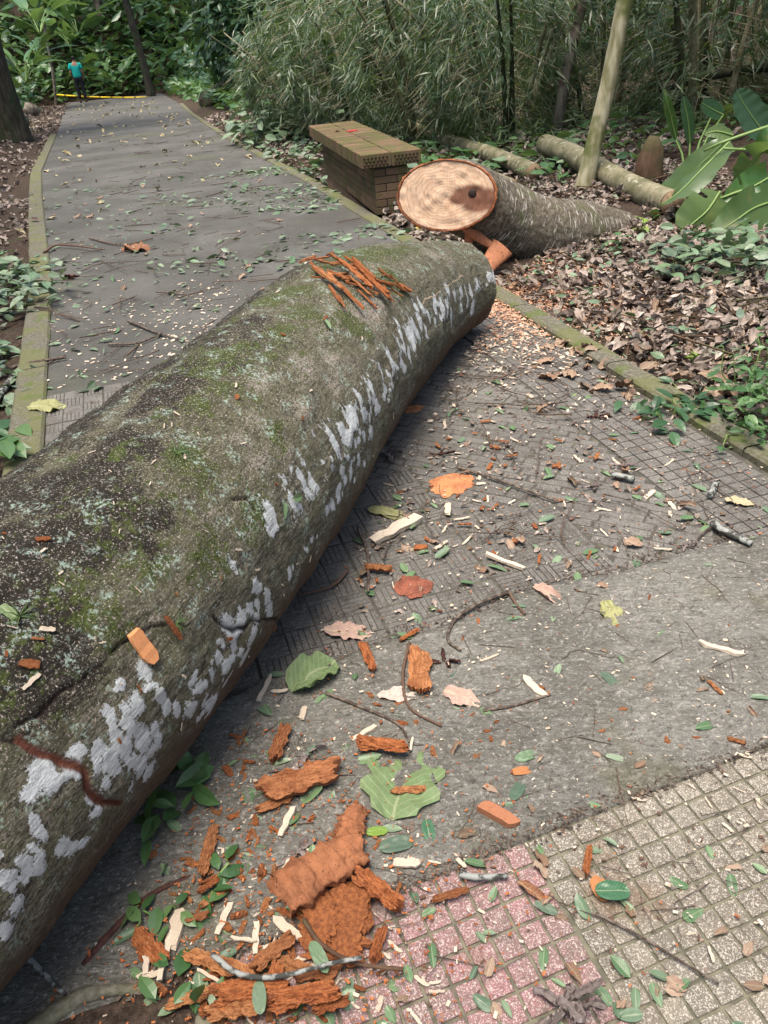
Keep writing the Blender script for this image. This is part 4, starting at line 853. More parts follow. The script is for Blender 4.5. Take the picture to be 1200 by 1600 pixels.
for k, (pl_, w_, mt) in enumerate([([at(1056,218,8.0), at(1048,185,7.95), at(1042,160,7.9), at(1037,138,7.9)], .05,'big_leaf'),([at(1078,225,8.6), at(1075,190,8.6), at(1070,165,8.6), at(1068,150,8.6)], .07,'dark_leaf'),([at(1200,215,8.2), at(1180,190,8.2), at(1160,160,8.2), at(1150,140,8.2)], .16,'dark_leaf'),([at(1130,180,8.6), at(1110,170,8.6), at(1095,160,8.6)], .10,'big_leaf'),([at(1110,185,9), at(1140,170,9), at(1170,165,9)], .12,'pale_under')]):
    leaf3(pl_, (1,.3,0), w_, mt, he, 20+k)
g = Geo()
for u_, v_ in [(1056,218),(1078,225),(1200,215),(1130,180),(1110,185)]:
    e_ = at(u_, v_, 8.4)-p; v, f = tube([(0,0,-.1), e_*np.array([.5,.5,.6]), e_], [.012,.010,.008], 6, cap=False); g.add(v, f)
g.obj('stalks', M['stalk'], he)
# ---------------------------------------------------------------- small plants
def sprig(u_, v_, n, ln, label, name='seedling', mat='green_leaf', h=.12, dirs=None, group=None, y=None, cat='plant', stemr=.003, w=.42):
    p = G(u_, v_) if y is None else at(u_, v_, y); t = empty(name, tuple(p), label=label, cat=cat, group=group); g = Geo(); gs = Geo()
    r_ = np.random.default_rng(int(u_*7+v_))
    for k in range(n):
        a = k*2.4+r_.uniform(-.3,.3); hh = h*(k+1)/n; e_ = r_.uniform(.05,.6); d = np.array([math.cos(a)*math.cos(e_), math.sin(a)*math.cos(e_), math.sin(e_)]); v, f = leaf_t(ln*r_.uniform(.7,1.1), ln*w, 7, 4, ln*.25, .25); R = frames(d[None], np.array([[0,0,1.]]))[0]; g = Geo(); g.add(v@R.T+np.array([0,0,hh]), f); g.obj('leaf', M[mat], t)
    v, f = tube([(0,0,-.02),(.004,.003,h*.5),(0,0,h)], [stemr,stemr*.8,stemr*.6], 6); gs.add(v, f); gs.obj('stem', M['stalk'], t); return t
sprig(1048,445, 7, .17, 'seedling with seven pale green leaves standing on the dry litter', h=.17)
sprig(962,400, 8, .10, 'small leafy sprig drooping over the tail of the cut trunk section', mat='mid_leaf', h=.16)
sprig(1003,370, 5, .10, 'bright green sprig between the cut trunk section and the large leaves', mat='bright_or_backlit_leaf', h=.12)
sprig(1085,570, 8, .06, 'tiny yellow-green sprig in the litter above the low green bush', mat='bright_or_backlit_leaf', h=.06)
sprig(1000,540, 9, .06, 'small fern-like sprig in the litter right of the kerb', mat='mid_leaf', h=.08, w=.25)
sprig(820,445, 6, .06, 'small green sprig in the shade below the cut trunk section', mat='mid_leaf', h=.05)
sprig(250,1095, 6, .05, 'tiny air plant tuft growing on the trunk', mat='mid_leaf', h=.02) if False else None
def lowbush(pixels, n, ln, label, mat='mid_leaf', h=.2, name='low_plant', group=None, tm=None, spread=.10):
    c = G(*pixels[0]); t = empty(name, tuple(c), label=label, cat='plant', group=group); g = Geo(); gs = Geo(); P = []
    for (u_, v_) in pixels:
        q = G(u_, v_)-c; m_ = n//len(pixels); P.append(q+np.stack([rng.normal(0,spread,m_), rng.normal(0,spread,m_), rng.uniform(.02,h,m_)],1))
    P = np.concatenate(P); d = rng.normal(0,1,P.shape); d[:,2] = rng.uniform(-.3,.5,len(P)); foliage(tm or [leaf_t(1,.5,4,2,.2,.25), leaf_t(1,.42,4,2,.3,.15)], P, d, rng.uniform(.6,1.2,len(P))*ln, jit=.35, g=g); g.obj('leaves', M[mat], t)
    for k in range(min(14, len(P)//5)):
        e_ = P[rng.integers(0,len(P))]; b_ = e_*np.array([.7,.7,0])+np.array([0,0,-.02]); v, f = tube([b_, (b_+e_)/2+rng.normal(0,.02,3), e_], [.004,.003,.002], 5, cap=False); gs = Geo(); gs.add(v, f); gs.obj('stem', M['stalk'], t)
    return t
lowbush([(1185,600),(1195,640),(1160,655),(1190,690),(1140,645),(1205,600),(1165,690)], 300, .06, 'low green bush spilling over the mossy kerb at the right edge', h=.20, spread=.08)
lowbush([(1060,650),(1090,655),(1030,640)], 60, .08, 'dark low leaves just behind the yellow-green kerb', 'dark_leaf', h=.07)
lowbush([(1150,410),(1120,420),(1180,430),(1090,420),(1190,400),(1140,445)], 260, .11, 'tangle of grey-green vine leaves under the large drooping leaves', 'green_leaf', h=.22, spread=.16)
lowbush([(25,455),(5,480),(40,440),(15,500),(0,440),(62,470)], 220, .13, 'leafy green cuttings heaped over the left kerb', 'green_leaf', h=.22, spread=.14)
lowbush([(-2,560),(0,600),(-5,640)], 60, .12, 'loose green leaves left of the kerb below the leafy heap', 'green_leaf', h=.1, spread=.08)
lowbush([(-5,700),(-10,730),(10,716)], 26, .16, 'broad green leaves tucked between kerb and the trunk at the left edge', 'mid_leaf', h=.14, spread=.06)
lowbush([(15,205),(-5,215),(35,215)], 120, .22, 'strap-leaved grassy plants at the foot of the big tree', 'mid_leaf', h=.4, spread=.35, tm=[SPIKE2])
lowbush([(290,1225),(300,1245),(270,1290),(250,1300)], 16, .085, 'green sprig with oval leaves lying against the near side of the trunk', 'mid_leaf', h=.05, spread=.035)
lowbush([(240,1435),(270,1400),(330,1400),(350,1380),(290,1560),(300,1590)], 30, .06, 'green leaves scattered on a broken sprig along the left side of the heap', 'mid_leaf', h=.03, spread=.04)
# cut leafy branches heaped behind and left of the bench
PILE = [(400,205),(430,195),(470,190),(500,180),(540,175),(440,215),(480,225),(410,225),(560,185),(590,190),(520,165)]
for i, (a_, b_, ln_, mt, lab) in enumerate([([(400,200),(425,205),(445,215),(410,222)], .3, .24, 'green_leaf', 'cut leafy branch lying at the road edge left of the bench'),([(470,195),(500,180),(530,170),(480,215)], .5, .3, 'green_leaf', 'cut branch of large drooping grey-green leaves behind the bench'),([(560,180),(590,185),(620,195),(540,165)], .4, .26, 'bamboo_leaf', 'cut bamboo sprays heaped behind the far end of the bench'),([(430,175),(460,165),(500,155)], .9, .26, 'bamboo_leaf', 'dry bamboo sprays standing up left of the bench')]):
    lowbush(a_, 260, ln_, lab, mt, h=a_ and b_, spread=.35, group=None, name='leafy_cutting', tm=([SPIKE,SPIKE2] if 'bamboo' in mt else None))
# ================================================================ PERSON AND TAPE
def skinobj(name, verts, edges, rad, mat, parent, sub=2):
    me = bpy.data.meshes.new(name); me.from_pydata(verts, edges, []); o = bpy.data.objects.new(name, me); COL.objects.link(o); o.parent = parent; me.materials.append(mat)
    m_ = o.modifiers.new('skin', 'SKIN'); m_.use_smooth_shade = True; sv = me.skin_vertices[0].data
    for i, r in enumerate(rad): sv[i].radius = r if isinstance(r, tuple) else (r, r)
    sv[0].use_root = True; s_ = o.modifiers.new('sub', 'SUBSURF'); s_.levels = sub; s_.render_levels = sub; return o
M['skin'] = flat('skin', (.30,.16,.10), .6); M['teal'] = flat('teal_cloth', (.01,.30,.27), .85, .2); M['black_cloth'] = flat('black_cloth', (.012,.013,.018), .85, .2); M['hair'] = flat('black_hair', (.012,.010,.009), .6); M['shoe'] = flat('dark_shoe', (.02,.02,.02), .6)
pf = at(131,160,39.0); H = 1.62
person = empty('person', tuple(pf), label='person in teal T-shirt and black trousers standing with back to us', cat='person'); person.scale = (H/1.7*1.12,H/1.7*1.12,H/1.7*1.08); person.rotation_euler = (0,0,PI+.25)
PVs = [(0,0,.93),(0,0,1.08),(0,0,1.25),(0,.01,1.40),(0,.0,1.49),(0,-.01,1.56)]; PE = [(0,1),(1,2),(2,3),(3,4),(4,5)]; PR = [(.15,.11),(.13,.10),(.155,.11),(.13,.09),(.055,.055),(.06,.06)]
PVs += [(0,-.02,1.60),(0,-.02,1.68)]; PE += [(5,6),(6,7)]; PR += [(.075,.095),(.06,.075)]
for s_ in (-1,1):
    b0 = len(PVs); PVs += [(s_*.17,0,1.40),(s_*.23,.02,1.13),(s_*.20,-.10,.93),(s_*.17,-.14,.86)]; PE += [(3,b0),(b0,b0+1),(b0+1,b0+2),(b0+2,b0+3)]; PR += [.055,.042,.030,.032]
    for fI in range(5):
        b1 = len(PVs); dx = (fI-2)*.012; PVs += [(s_*.17+dx,-.16-.005*fI,.82-.01*(2-abs(fI-2))),(s_*.17+dx*1.2,-.155,.79)]; PE += [(b0+3,b1),(b1,b1+1)]; PR += [.009,.007]
    b0 = len(PVs); PVs += [(s_*.09,0,.86),(s_*.10,-.01,.48),(s_*.11,.02,.09),(s_*.12,-.12,.035)]; PE += [(0,b0),(b0,b0+1),(b0+1,b0+2),(b0+2,b0+3)]; PR += [.09,.058,.04,.035]
skinobj('body', PVs, PE, PR, M['skin'], person)
skinobj('tshirt', [(0,0,.86),(0,0,1.05),(0,0,1.22),(0,.01,1.40),(0,0,1.455),(-.18,0,1.40),(-.235,.015,1.21),(.18,0,1.40),(.235,.015,1.21)], [(0,1),(1,2),(2,3),(3,4),(3,5),(5,6),(3,7),(7,8)], [(.19,.14),(.185,.14),(.19,.135),(.16,.11),(.07,.07),(.075,.075),(.08,.08),(.075,.075),(.08,.08)], M['teal'], person)
skinobj('trousers', [(0,0,1.03),(0,0,.93),(-.09,0,.84),(-.105,0,.48),(-.11,.01,.10),(.09,0,.84),(.105,0,.48),(.11,.01,.10)], [(0,1),(1,2),(2,3),(3,4),(1,5),(5,6),(6,7)], [(.165,.12),(.18,.135),.105,.08,.07,.105,.08,.07], M['black_cloth'], person)
skinobj('hair', [(0,.03,1.56),(0,.01,1.64),(0,-.01,1.70)], [(0,1),(1,2)], [(.07,.06),(.09,.10),(.07,.08)], M['hair'], person)
for s_ in (-1,1): skinobj('shoe', [(s_*.11,.05,.04),(s_*.115,-.05,.045),(s_*.12,-.16,.03)], [(0,1),(1,2)], [.05,.05,.038], M['shoe'], person)
mt_ = NT('barrier_tape'); w_ = mt_.math('FRACT', mt_.math('MULTIPLY', mt_.n('SeparateXYZ', {0: mt_.obj()}).outputs[0], 1.8)); M['tape'] = mt_.fin(mt_.mix(mt_.step(w_, .78, .80), (.75,.52,.02), (.25,.18,.02)), .4)
ta_, tb_ = at(86,148,40.2), at(232,152,38.6); g = Geo(); K = 30; V = []
for k in range(K):
    q = k/(K-1); p = ta_*(1-q)+tb_*q+np.array([0,0,-.05*math.sin(q*PI)]); tw = .25*math.sin(q*17); V += [p+np.array([0,math.sin(tw)*.03,.032]), p-np.array([0,math.sin(tw)*.03,.032])]
V = np.array(V)-ta_; g.add(V, grid_faces(K,2)); tp = g.obj('barrier_tape', M['tape'], loc=tuple(ta_)); tag(tp, 'yellow barrier tape stretched across the far end of the road', 'barrier tape')
sdm = tp.modifiers.new('th', 'SOLIDIFY'); sdm.thickness = .002
pb = at(86,162,40.2); branch([pb-np.array([0,0,.3]), at(82,110,40.2), at(72,60,40.2), at(66,10,40.2)], .07,.04, 'thin pale sapling stem holding the left end of the tape', 'pale_trunk', 'sapling', 'sapling')
# rocks at the far left and right verge
def rock(u_, v_, r, label, y=None):
    p = G(u_, v_); bm = bmesh.new(); bmesh.ops.create_icosphere(bm, subdivisions=4, radius=r)
    for v in bm.verts:
        n = v.co.normalized(); k = 1+.35*(float(fbm(np.array([n.x*1.6+u_]), np.array([n.y*1.6]), np.array([n.z*1.6]), oct=4, seed=6)[0])-.5); v.co = v.co*k; v.co.z *= .8
    me = bpy.data.meshes.new('rock'); bm.to_mesh(me); bm.free(); me.materials.append(M['pale_trunk'] if u_ < 60 else M['dark_trunk']); [setattr(q, 'use_smooth', True) for q in me.polygons]
    o = inst(me, 'rock', (p[0],p[1],p[2]+r*.3)); tag(o, label, 'rock'); return o
rock(22,200,.45,'grey rock at the left road verge, nearest the camera'); rock(45,180,.4,'grey rock at the left verge beside the big tree'); rock(335,165,.45,'dark mossy rock at the right verge under the shrub tree'); rock(362,160,.6,'larger dark rock under the shrub tree, right of the small one')
# ================================================================ DEBRIS
def mesh_of(vf, name, mat, smooth=True): g = Geo(); g.add(vf[0], vf[1], smooth=smooth); return g.mesh(name, mat)
M['green_leaf1'] = leafmat('green_leaf_veined', [(.05,.13,.06),(.09,.18,.08),(.15,.25,.13),(.045,.11,.07),(.19,.28,.17)], .42, .4, .1, spots=.4, veins=.5)
M['dry_leaf1'] = leafmat('dry_leaf_veined', [(.17,.10,.075),(.30,.20,.15),(.10,.055,.04),(.36,.26,.2),(.22,.12,.08),(.06,.04,.035)], .75, .2, 0, spots=.4, veins=.5)
GL = [mesh_of(leaf_t(1,w,8,6,dr,fo,cu,0,wv,i), 'green_leaf', M['green_leaf1']) for i, (w,dr,fo,cu,wv) in enumerate([(.42,.05,.25,0,.05),(.48,-.10,.3,0,.08),(.36,.12,.15,.6,.05),(.5,.0,-.3,0,.12),(.32,.1,.4,0,.05)])]
DL = [mesh_of(leaf_t(1,w,9,6,dr,fo,cu,lo,wv,i+9), 'dry_leaf', M['dry_leaf1']) for i, (w,dr,fo,cu,lo,wv) in enumerate([(.5,.1,.3,0,0,.25),(.6,-.15,.2,1.2,0,.3),(.75,.1,.1,.5,3,.35),(.4,.2,.5,0,0,.2),(.6,.0,-.4,0,2,.4),(.5,-.2,.2,1.8,0,.3)])]
def chipmesh(i, mat, name, l=1., w=.32, t=.12, jag=.25):
    r_ = np.random.default_rng(i+5); K = 7; V = []; 
    for k in range(K):
        q = k/(K-1)-.5; ww = w/2*(1-jag*r_.random())*(1 if 0 < k < K-1 else r_.uniform(.35,.9)); tt_ = t/2*(1-.5*r_.random()); sk = r_.uniform(-.03,.03); b = .10*q*q*r_.uniform(-1,1)
        for a, b2 in [(-1,-1),(1,-1),(1,1),(-1,1)]: V.append([a*ww+sk, q*l+(r_.uniform(-.06,.06) if k in (0,K-1) else 0), b2*tt_+b])
    g = Geo(); g.add(V, grid_faces(K,4,True), smooth=False); V = np.array(V); g.add(V[:4], [[0,1,2,3]], smooth=False); g.add(V[-4:], [[3,2,1,0]], smooth=False); return g.mesh(name, mat)
def barkmesh(i, name='bark_piece', mats=None, l=1., w=.45, t=.10, curl=.8):
    """curved torn slab: fibrous orange faces, brown broken edges"""
    r_ = np.random.default_rng(i+55); nl, nw = 30, 16; u_ = np.linspace(-.5,.5,nl); c = np.linspace(-1,1,nw)
    U_, Cc = np.meshgrid(u_, c, indexing='ij'); side = lambda o: 1-.42*vnoise(U_[:,0]*6+i*9, U_[:,0]*0+o, seed=i)-.14*vnoise(U_[:,0]*25, U_[:,0]*0+o, seed=i+4)
    wid = np.where(Cc > 0, side(0)[:,None], side(5)[:,None])*w/2*(1-.35*np.abs(U_*2)**6*r_.uniform(.2,1)); x = Cc*wid
    e0, e1 = r_.uniform(-.10,.10,nw), r_.uniform(-.10,.10,nw); e0 += .10*np.sin(c*2.5+i); e1 += .10*np.cos(c*2.1+i)
    y = U_*l*(.88+np.where(U_ < 0, e0[None]*(np.abs(U_)*2)**4, e1[None]*(np.abs(U_)*2)**4)+.06)
    a = x*curl/(w/2); rr = w/2/curl; lay = []
    bow = .12*r_.uniform(-1,1)*U_**2*4*.3; tw = U_*r_.uniform(-.25,.25)
    for sg in (1,-1):
        d = sg*t/2*(.35+.8*vnoise(x*34/w+i, y*5, seed=i+(sg > 0))+.45*vnoise(x*90/w, y*14, seed=i+7)); V = np.stack([np.sin(a)*(rr+d), y, -(1-np.cos(a))*rr+np.cos(a)*d+bow+x*tw], -1).reshape(-1,3); lay.append(V)
    n = nl*nw; V = np.concatenate(lay); V[:,2] -= V[:,2].min(); g = Geo(); g.add(V, np.concatenate([grid_faces(nl,nw), (grid_faces(nl,nw)+n)[:, ::-1]]), 0, smooth=False); me_f = []
    for k in range(nl-1): me_f += [[k*nw,(k+1)*nw,(k+1)*nw+n,k*nw+n],[k*nw+nw-1,k*nw+nw-1+n,(k+1)*nw+nw-1+n,(k+1)*nw+nw-1]]
    for j in range(nw-1): me_f += [[j,j+n,j+1+n,j+1],[(nl-1)*nw+j,(nl-1)*nw+j+1,(nl-1)*nw+j+1+n,(nl-1)*nw+j+n]]
    g.f.append(np.array(me_f)); g.m.append(np.full(len(me_f), 1)); g.sm.append(np.full(len(me_f), False)); return g.mesh(name, mats or [M['bark_chip'], M['bark_side']])
WC = [chipmesh(i, M['white_chip'], 'wood_chip', 1, [.24,.16,.36,.12,.28][i], [.12,.08,.12,.08,.1][i]) for i in range(5)]
OC = [chipmesh(i+20, M['bark_chip'], 'bark_chip', 1, [.45,.3,.6][i], [.2,.14,.2][i], .4) for i in range(3)]
BK = [barkmesh(i, w=[.45,.32,.6,.25][i], t=[.10,.12,.09,.1][i], curl=[.9,1.3,.5,1.0][i]) for i in range(4)]
def twigmesh(i, kink=.08, r=.008):
    r_ = np.random.default_rng(i+300); K = 12; P = np.stack([np.cumsum(r_.normal(0,kink*.3,K)), np.linspace(-.5,.5,K), .006+np.abs(np.cumsum(r_.normal(0,kink*.06,K)))*.5], 1); g = Geo(); v, f = tube(P, np.linspace(r, r*.45, K), 6, wob=.2, seed=i); g.add(v, f)
    for b in range(r_.integers(0,3)):
        k = r_.integers(3,9); e_ = P[k]+np.array([r_.choice([-1,1])*r_.uniform(.08,.2), r_.uniform(.08,.2), .01]); v, f = tube([P[k], (P[k]+e_)/2+r_.normal(0,.01,3), e_], [r*.6,r*.45,r*.3], 5); g.add(v, f)
    return g.mesh('twig', M['twig'])
TW = [twigmesh(i, [.06,.10,.14,.08,.12][i]) for i in range(5)]
def zone(x, y):
    s, t = st(x, y)
    if t > tright(s)+.0: return 'on the leaf-littered soil'
    if t < tleft(s): return 'left of the left kerb'
    ly = edge0[1]+(x-edge0[0])*math.tan(ta)
    if y < ly: return 'on the pink and yellow square tiles'
    if y < np.interp(x, bx, by): return 'on the grey concrete path'
    if s < S_PAV: return 'on the dark patterned pavers'
    return 'on the road beyond the fallen trunk'
def logdist(x, y):
    yy = np.clip(y, -1, 4.48); cx = np.interp(yy, ST[::-1,1], ST[::-1,0]); r = np.interp(yy, ST[::-1,1], ST[::-1,3]); return abs(x-cx)*.91-r*.80 + (3 if y > 4.55 else 0)
def stumpdist(x, y): 
    return abs((x-1.4)*.66-(y-5.9)*.75)-.15 if .95 < x < 2.8 else 1
def benchin(x, y): q = np.array([x,y])-B0; return 0 < q@BD < LB and .0 < q@BN < BW
LM = []
def landmark(x, y, ph): LM.append((x, y, ph))
def pxy(x, y):
    d = (np.array([x,y,0.])-CC)@CR; return 600+FPX*d[0]/-d[2], 800-FPX*d[1]/-d[2]
for u_, v_, ph in [(472,1234,'the largest orange bark slab'),(500,1372,'the rolled brown leaf'),(655,1055,'the upright orange slab'),(628,1215,'the big lobed green leaf'),(780,1280,'the orange wood block'),(703,1406,'the bark roll on pink tiles'),(755,1375,'the lichen-spotted twig'),(955,1403,'the oval dark green leaf'),(918,1350,'the bark flake on yellow tiles'),(882,1575,'the grey shrivelled leaf cluster'),(1120,1540,'the end of the long thin twig'),(490,1062,'the folded grey-green leaf'),(545,990,'the pinkish lobed leaf'),(720,1095,'the pinkish dry leaf'),(765,1033,'the white square chip'),(647,917,'the red-brown crumpled leaf'),(706,757,'the orange-brown crumpled leaf'),(605,803,'the olive green leaf'),(855,932,'the curled pinkish leaf'),(955,962,'the torn yellow-green leaf'),(1155,788,'the beige leaf'),(1140,845,'the curved mossy stick'),(975,752,'the short mossy stick'),(600,1180,'the curved bark strip'),(238,1487,'the ragged flake left of the heap'),(352,1440,'the large chip in the heap'),(395,1560,'the long strip at the heap bottom'),(480,1570,'the right end of the heap'),(328,1338,'the lone bark sliver'),(300,1230,'the green sprig by the trunk'),(955,1067,'the pointed leaf on concrete'),(963,1188,'the slim leaf near the tiles'),(1116,1080,'the red-orange bark stick'),(1130,1160,'the orange crumb by the tiles'),(780,500,'the sawdust by the cut'),(690,560,'the narrow end of the trunk'),(925,655,'the dark curled leaf'),(213,392,'the brown leaf on the road'),(75,640,'the olive leaf on the kerb'),(40,460,'the leafy heap'),(1048,445,'the seedling'),(870,522,'the pale orange leaf on the kerb'),(1085,570,'the tiny yellow-green sprig'),(1000,540,'the fern-like sprig'),(950,500,'the middle of the litter'),(1150,520,'the litter at the right edge'),(930,570,'the mossy kerb past the litter'),(1120,450,'the vine tangle'),(1010,490,'the torn leaf litter below the seedling'),(700,640,'the pavers by the trunk'),(820,700,'the slatted pavers'),(1000,960,'the middle of the concrete path'),(560,1120,'the twig on the concrete'),(1060,1250,'the top rows of yellow tiles'),(1150,1480,'the tiles at the right edge'),(1175,620,'the low green bush'),(903,473,'the torn orange leaf'),(590,330,'the bench corner'),(380,450,'the far side of the trunk'),(250,520,'the forked twig'),(200,200,'the far road'),(850,430,'the cut trunk section'),(1100,1350,'the rows of yellow tiles'),(650,1540,'the rows of pink tiles'),(600,700,'the middle of the trunk')]:
    p_ = G(u_, v_); LM.append((p_[0], p_[1], ph))
def near_label(word, x, y, sz):
    k = min(range(len(LM)), key=lambda i: (LM[i][0]-x)**2+(LM[i][1]-y)**2); lx, ly, ph = LM[k]; a = pxy(x, y); b = pxy(lx, ly); dx, dy = a[0]-b[0], a[1]-b[1]
    dr = ('right of' if dx > 0 else 'left of') if abs(dx) > abs(dy) else ('below' if dy > 0 else 'above'); far_ = math.hypot(dx, dy) > 55
    return f"{word} {'some way' if far_ else 'just'} {dr} {ph}"
CNT = {}
def drop(meshes, name, x, y, size, cat, word, group, tilt=.12, lift=.3, ang=None, label=None, rot=None, sc3=None, z=None):
    if label is None:
        if logdist(x, y) < 0 or stumpdist(x, y) < 0 or benchin(x, y): return None
    me = meshes[random.randrange(len(meshes))] if isinstance(meshes, list) else meshes
    zz = float(surf(x, y)) if z is None else z; a = random.uniform(0,2*PI) if ang is None else ang
    o = inst(me, name, (x,y,zz+size*lift*.1+.004), rot or (random.uniform(-tilt,tilt), random.uniform(-tilt,tilt), a), size if sc3 is None else sc3)
    tag(o, label or near_label(word.replace('small', 'tiny').replace('thin', 'short thin') if size < LIM.get(name, 0) else word, x, y, size), cat, group); return o
LIM = dict(green_leaf=.045, dry_leaf=.04, wood_chip=.022, bark_chip=.024, twig=.14)
def scatter_px(fn, n, box, weight=None):
    """even cover of photo pixels -> ground, so density can be compared with the photograph; each lands at a real place"""
    k = 0; tries = 0
    while k < n and tries < n*20:
        tries += 1; u_ = random.uniform(box[0], box[2]); v_ = random.uniform(box[1], box[3])
        p = G(u_, v_)
        if logdist(p[0], p[1]) < 0: continue
        if weight and random.random() > weight(u_, v_): continue
        if fn(p[0], p[1]): k += 1
# --- hero pieces on the paving
def hero(me, name, u_, v_, len_px, ang_px, cat, label, group=None, tilt=(0,0), wide=1., lift=0., thick=1., dz=0., norm=1.0):
    """ang_px: direction of the piece's long axis in the photo, degrees, 0=right, 90=up"""
    p = G(u_, v_); a = math.radians(ang_px); h = len_px/2
    q0, q1 = G(u_-math.cos(a)*h, v_+math.sin(a)*h), G(u_+math.cos(a)*h, v_-math.sin(a)*h); d = q1-q0; size = math.hypot(d[0], d[1])*norm; an_ = math.atan2(d[1], d[0])-PI/2
    c = (q0+q1)/2
    if name == 'bark_piece': lift *= .45
    if name.endswith('leaf'): c = q0
    o = inst(me, name, (c[0],c[1],float(surf(c[0],c[1]))+.004+lift), (tilt[0],tilt[1],an_), (size*wide,size,size*thick)); tag(o, label, cat, group); return o
HB = [barkmesh(40+i, w=w_, t=t_, curl=c_) for i, (w_,t_,c_) in enumerate([(.46,.10,.45),(.34,.16,.7),(.26,.2,1.2),(.42,.08,.5),(.2,.12,1.3),(.52,.09,.5)])]
ORL = lambda *a, **k: mesh_of(leaf_t(*a, **k), 'leaf', M['orange_leaf'])
hero(HB[0],'bark_piece',472,1234,128,14,'bark','largest bright orange bark slab, lying above the heap of brown rolled leaf', lift=.035)
hero(HB[3],'bark_piece',430,1262,60,25,'bark','short orange bark slab jutting from under the largest orange slab', lift=.015)
hero(HB[2],'bark_piece',600,1178,78,-6,'bark','curved orange bark strip above the big green lobed leaf', lift=.02)
hero(HB[5],'bark_piece',655,1057,66,95,'bark','upright-lying orange bark slab on the grey concrete left of the pinkish leaf', lift=.012)
hero(HB[4],'bark_piece',643,1243,60,2,'bark','small orange bark strip resting on the big green lobed leaf', lift=.016)
hero(HB[4],'bark_piece',703,1406,58,16,'bark','orange-brown bark roll lying alone on the pink tiles', lift=.012)
hero(HB[2],'bark_piece',592,1484,56,75,'bark','small orange bark roll on the pink tiles under the brown rolled leaf', lift=.012)
hero(HB[1],'bark_piece',593,1408,92,-38,'bark','thick bark chunk with dark outer side at the corner of the pink tiles', lift=.03, thick=1.2)
hero(HB[4],'bark_piece',918,1350,44,80,'bark','small orange bark flake with ragged edge on the yellow tiles', lift=.01)
hero(HB[1],'bark_piece',1004,1080,30,-50,'bark','x') if False else None
hero(HB[4],'bark_piece',1116,1079,30,-45,'bark','short red-orange bark stick on the grey concrete near the right edge', lift=.008)
hero(HB[1],'bark_piece',1072,1164,34,-15,'bark','x') if False else None
hero(HB[1],'bark_piece',1150,1163,30,-15,'bark','small bright orange bark crumb just above the yellow tiles at the right', lift=.006)
hero(chipmesh(77, M['red_wood'], 'wood_block', 1, .30, .24, .08),'wood_block',780,1280,66,-28,'wood','squared orange wood block on the concrete above the pink tiles', lift=.012)
hero(HB[1],'bark_piece',440,1170,60,70,'bark','orange bark slivers behind the largest orange slab', lift=.01)
hero(HB[4],'bark_piece',328,1338,80,75,'bark','long thin orange bark sliver lying alone left of the dark crumpled leaf', lift=.01)
hero(HB[1],'bark_piece',610,1004,70,-62,'bark','x') if False else None
hero(HB[4],'bark_piece',575,1033,46,-68,'bark','narrow orange bark sliver on the concrete left of the orange slab', lift=.01)
hero(HB[4],'bark_piece',640,998,34,30,'bark','small orange bark sliver at the edge of the dark pavers', lift=.01)
hero(HB[1],'bark_piece',592,895,42,-5,'bark','orange bark splinters left of the red-brown crumpled leaf on the pavers', lift=.01)
# heap at the lower left
for i, (u_, v_, l_, a_, hb) in enumerate([(238,1487,66,-50,0),(335,1411,50,40,3),(312,1443,36,15,5),(345,1520,110,-22,4),(430,1500,86,40,1),(430,1548,70,70,0),(395,1560,120,12,2),(305,1567,86,15,4),(480,1575,110,10,2),(520,1490,90,5,3),(500,1530,70,10,5),(330,1395,40,35,1),(455,1515,60,-20,0),(370,1590,90,8,1),(520,1585,60,20,1)]):
    hero(HB[hb],'bark_piece',u_,v_,l_,a_,'bark',['ragged orange bark flake at the left end of the lower bark heap','orange bark flake lying just above the pale wood chip','square orange bark flake left of the large pale chip','long orange bark bar slanting through the lower heap','folded orange bark slab in the middle of the lower heap','upright orange bark slab nearest the camera in the heap','long orange-brown strip along the bottom of the heap','thin curved orange strip at the lower left of the heap','orange-brown strip at the lower right end of the heap','reddish bark slab right of the folded orange slab','flat orange bark plate half under the green-grey leaf','small dark orange bark bit topmost in the lower heap','orange bark bit crossing the long slanting bar','brown bark strip cut by the bottom edge of the photo','small orange bark strip between heap and pink tiles'][i], lift=.012+.012*(i%3), tilt=(random.uniform(-.15,.15), random.uniform(-.2,.2)))
for i, (u_, v_, l_, a_) in enumerate([(352,1440,52,68),(383,1474,40,-10),(277,1455,66,78),(262,1500,80,75),(236,1528,40,10),(450,1290,46,65),(472,1262,0,0),(636,1355,44,-3),(765,1033,30,20),(455,1460,60,-32),(402,1470,46,88),(443,1370,44,65),(485,1555,46,-60),(330,1532,40,-30),(480,1500,36,20),(420,1130,0,0),(679,1352,20,-12),(721,1355,20,-40),(415,1080,46,62),(438,1086,26,2),(570,1150,40,30),(643,1170,22,80),(475,1118,22,80),(494,1012,0,0),(835,1078,44,-40),(620,832,76,28),(1125,1018,70,-14),(700,800,16,90),(790,882,60,-18),(1152,1590,0,0),(1110,1497,26,-70),(1078,1466,16,10),(540,990,0,0),(660,1610,50,-50),(560,985,0,0),(232,1500,50,88)]):
    if l_ == 0: continue
    hero(WC[i % 5],'wood_chip',u_,v_,l_,a_,'wood chip',near_label('large pale wood chip', *G(u_, v_)[:2], 1),'pale wood chips', lift=.008+.004*(i % 2), tilt=(random.uniform(-.1,.1),random.uniform(-.15,.15)), thick=1.2)
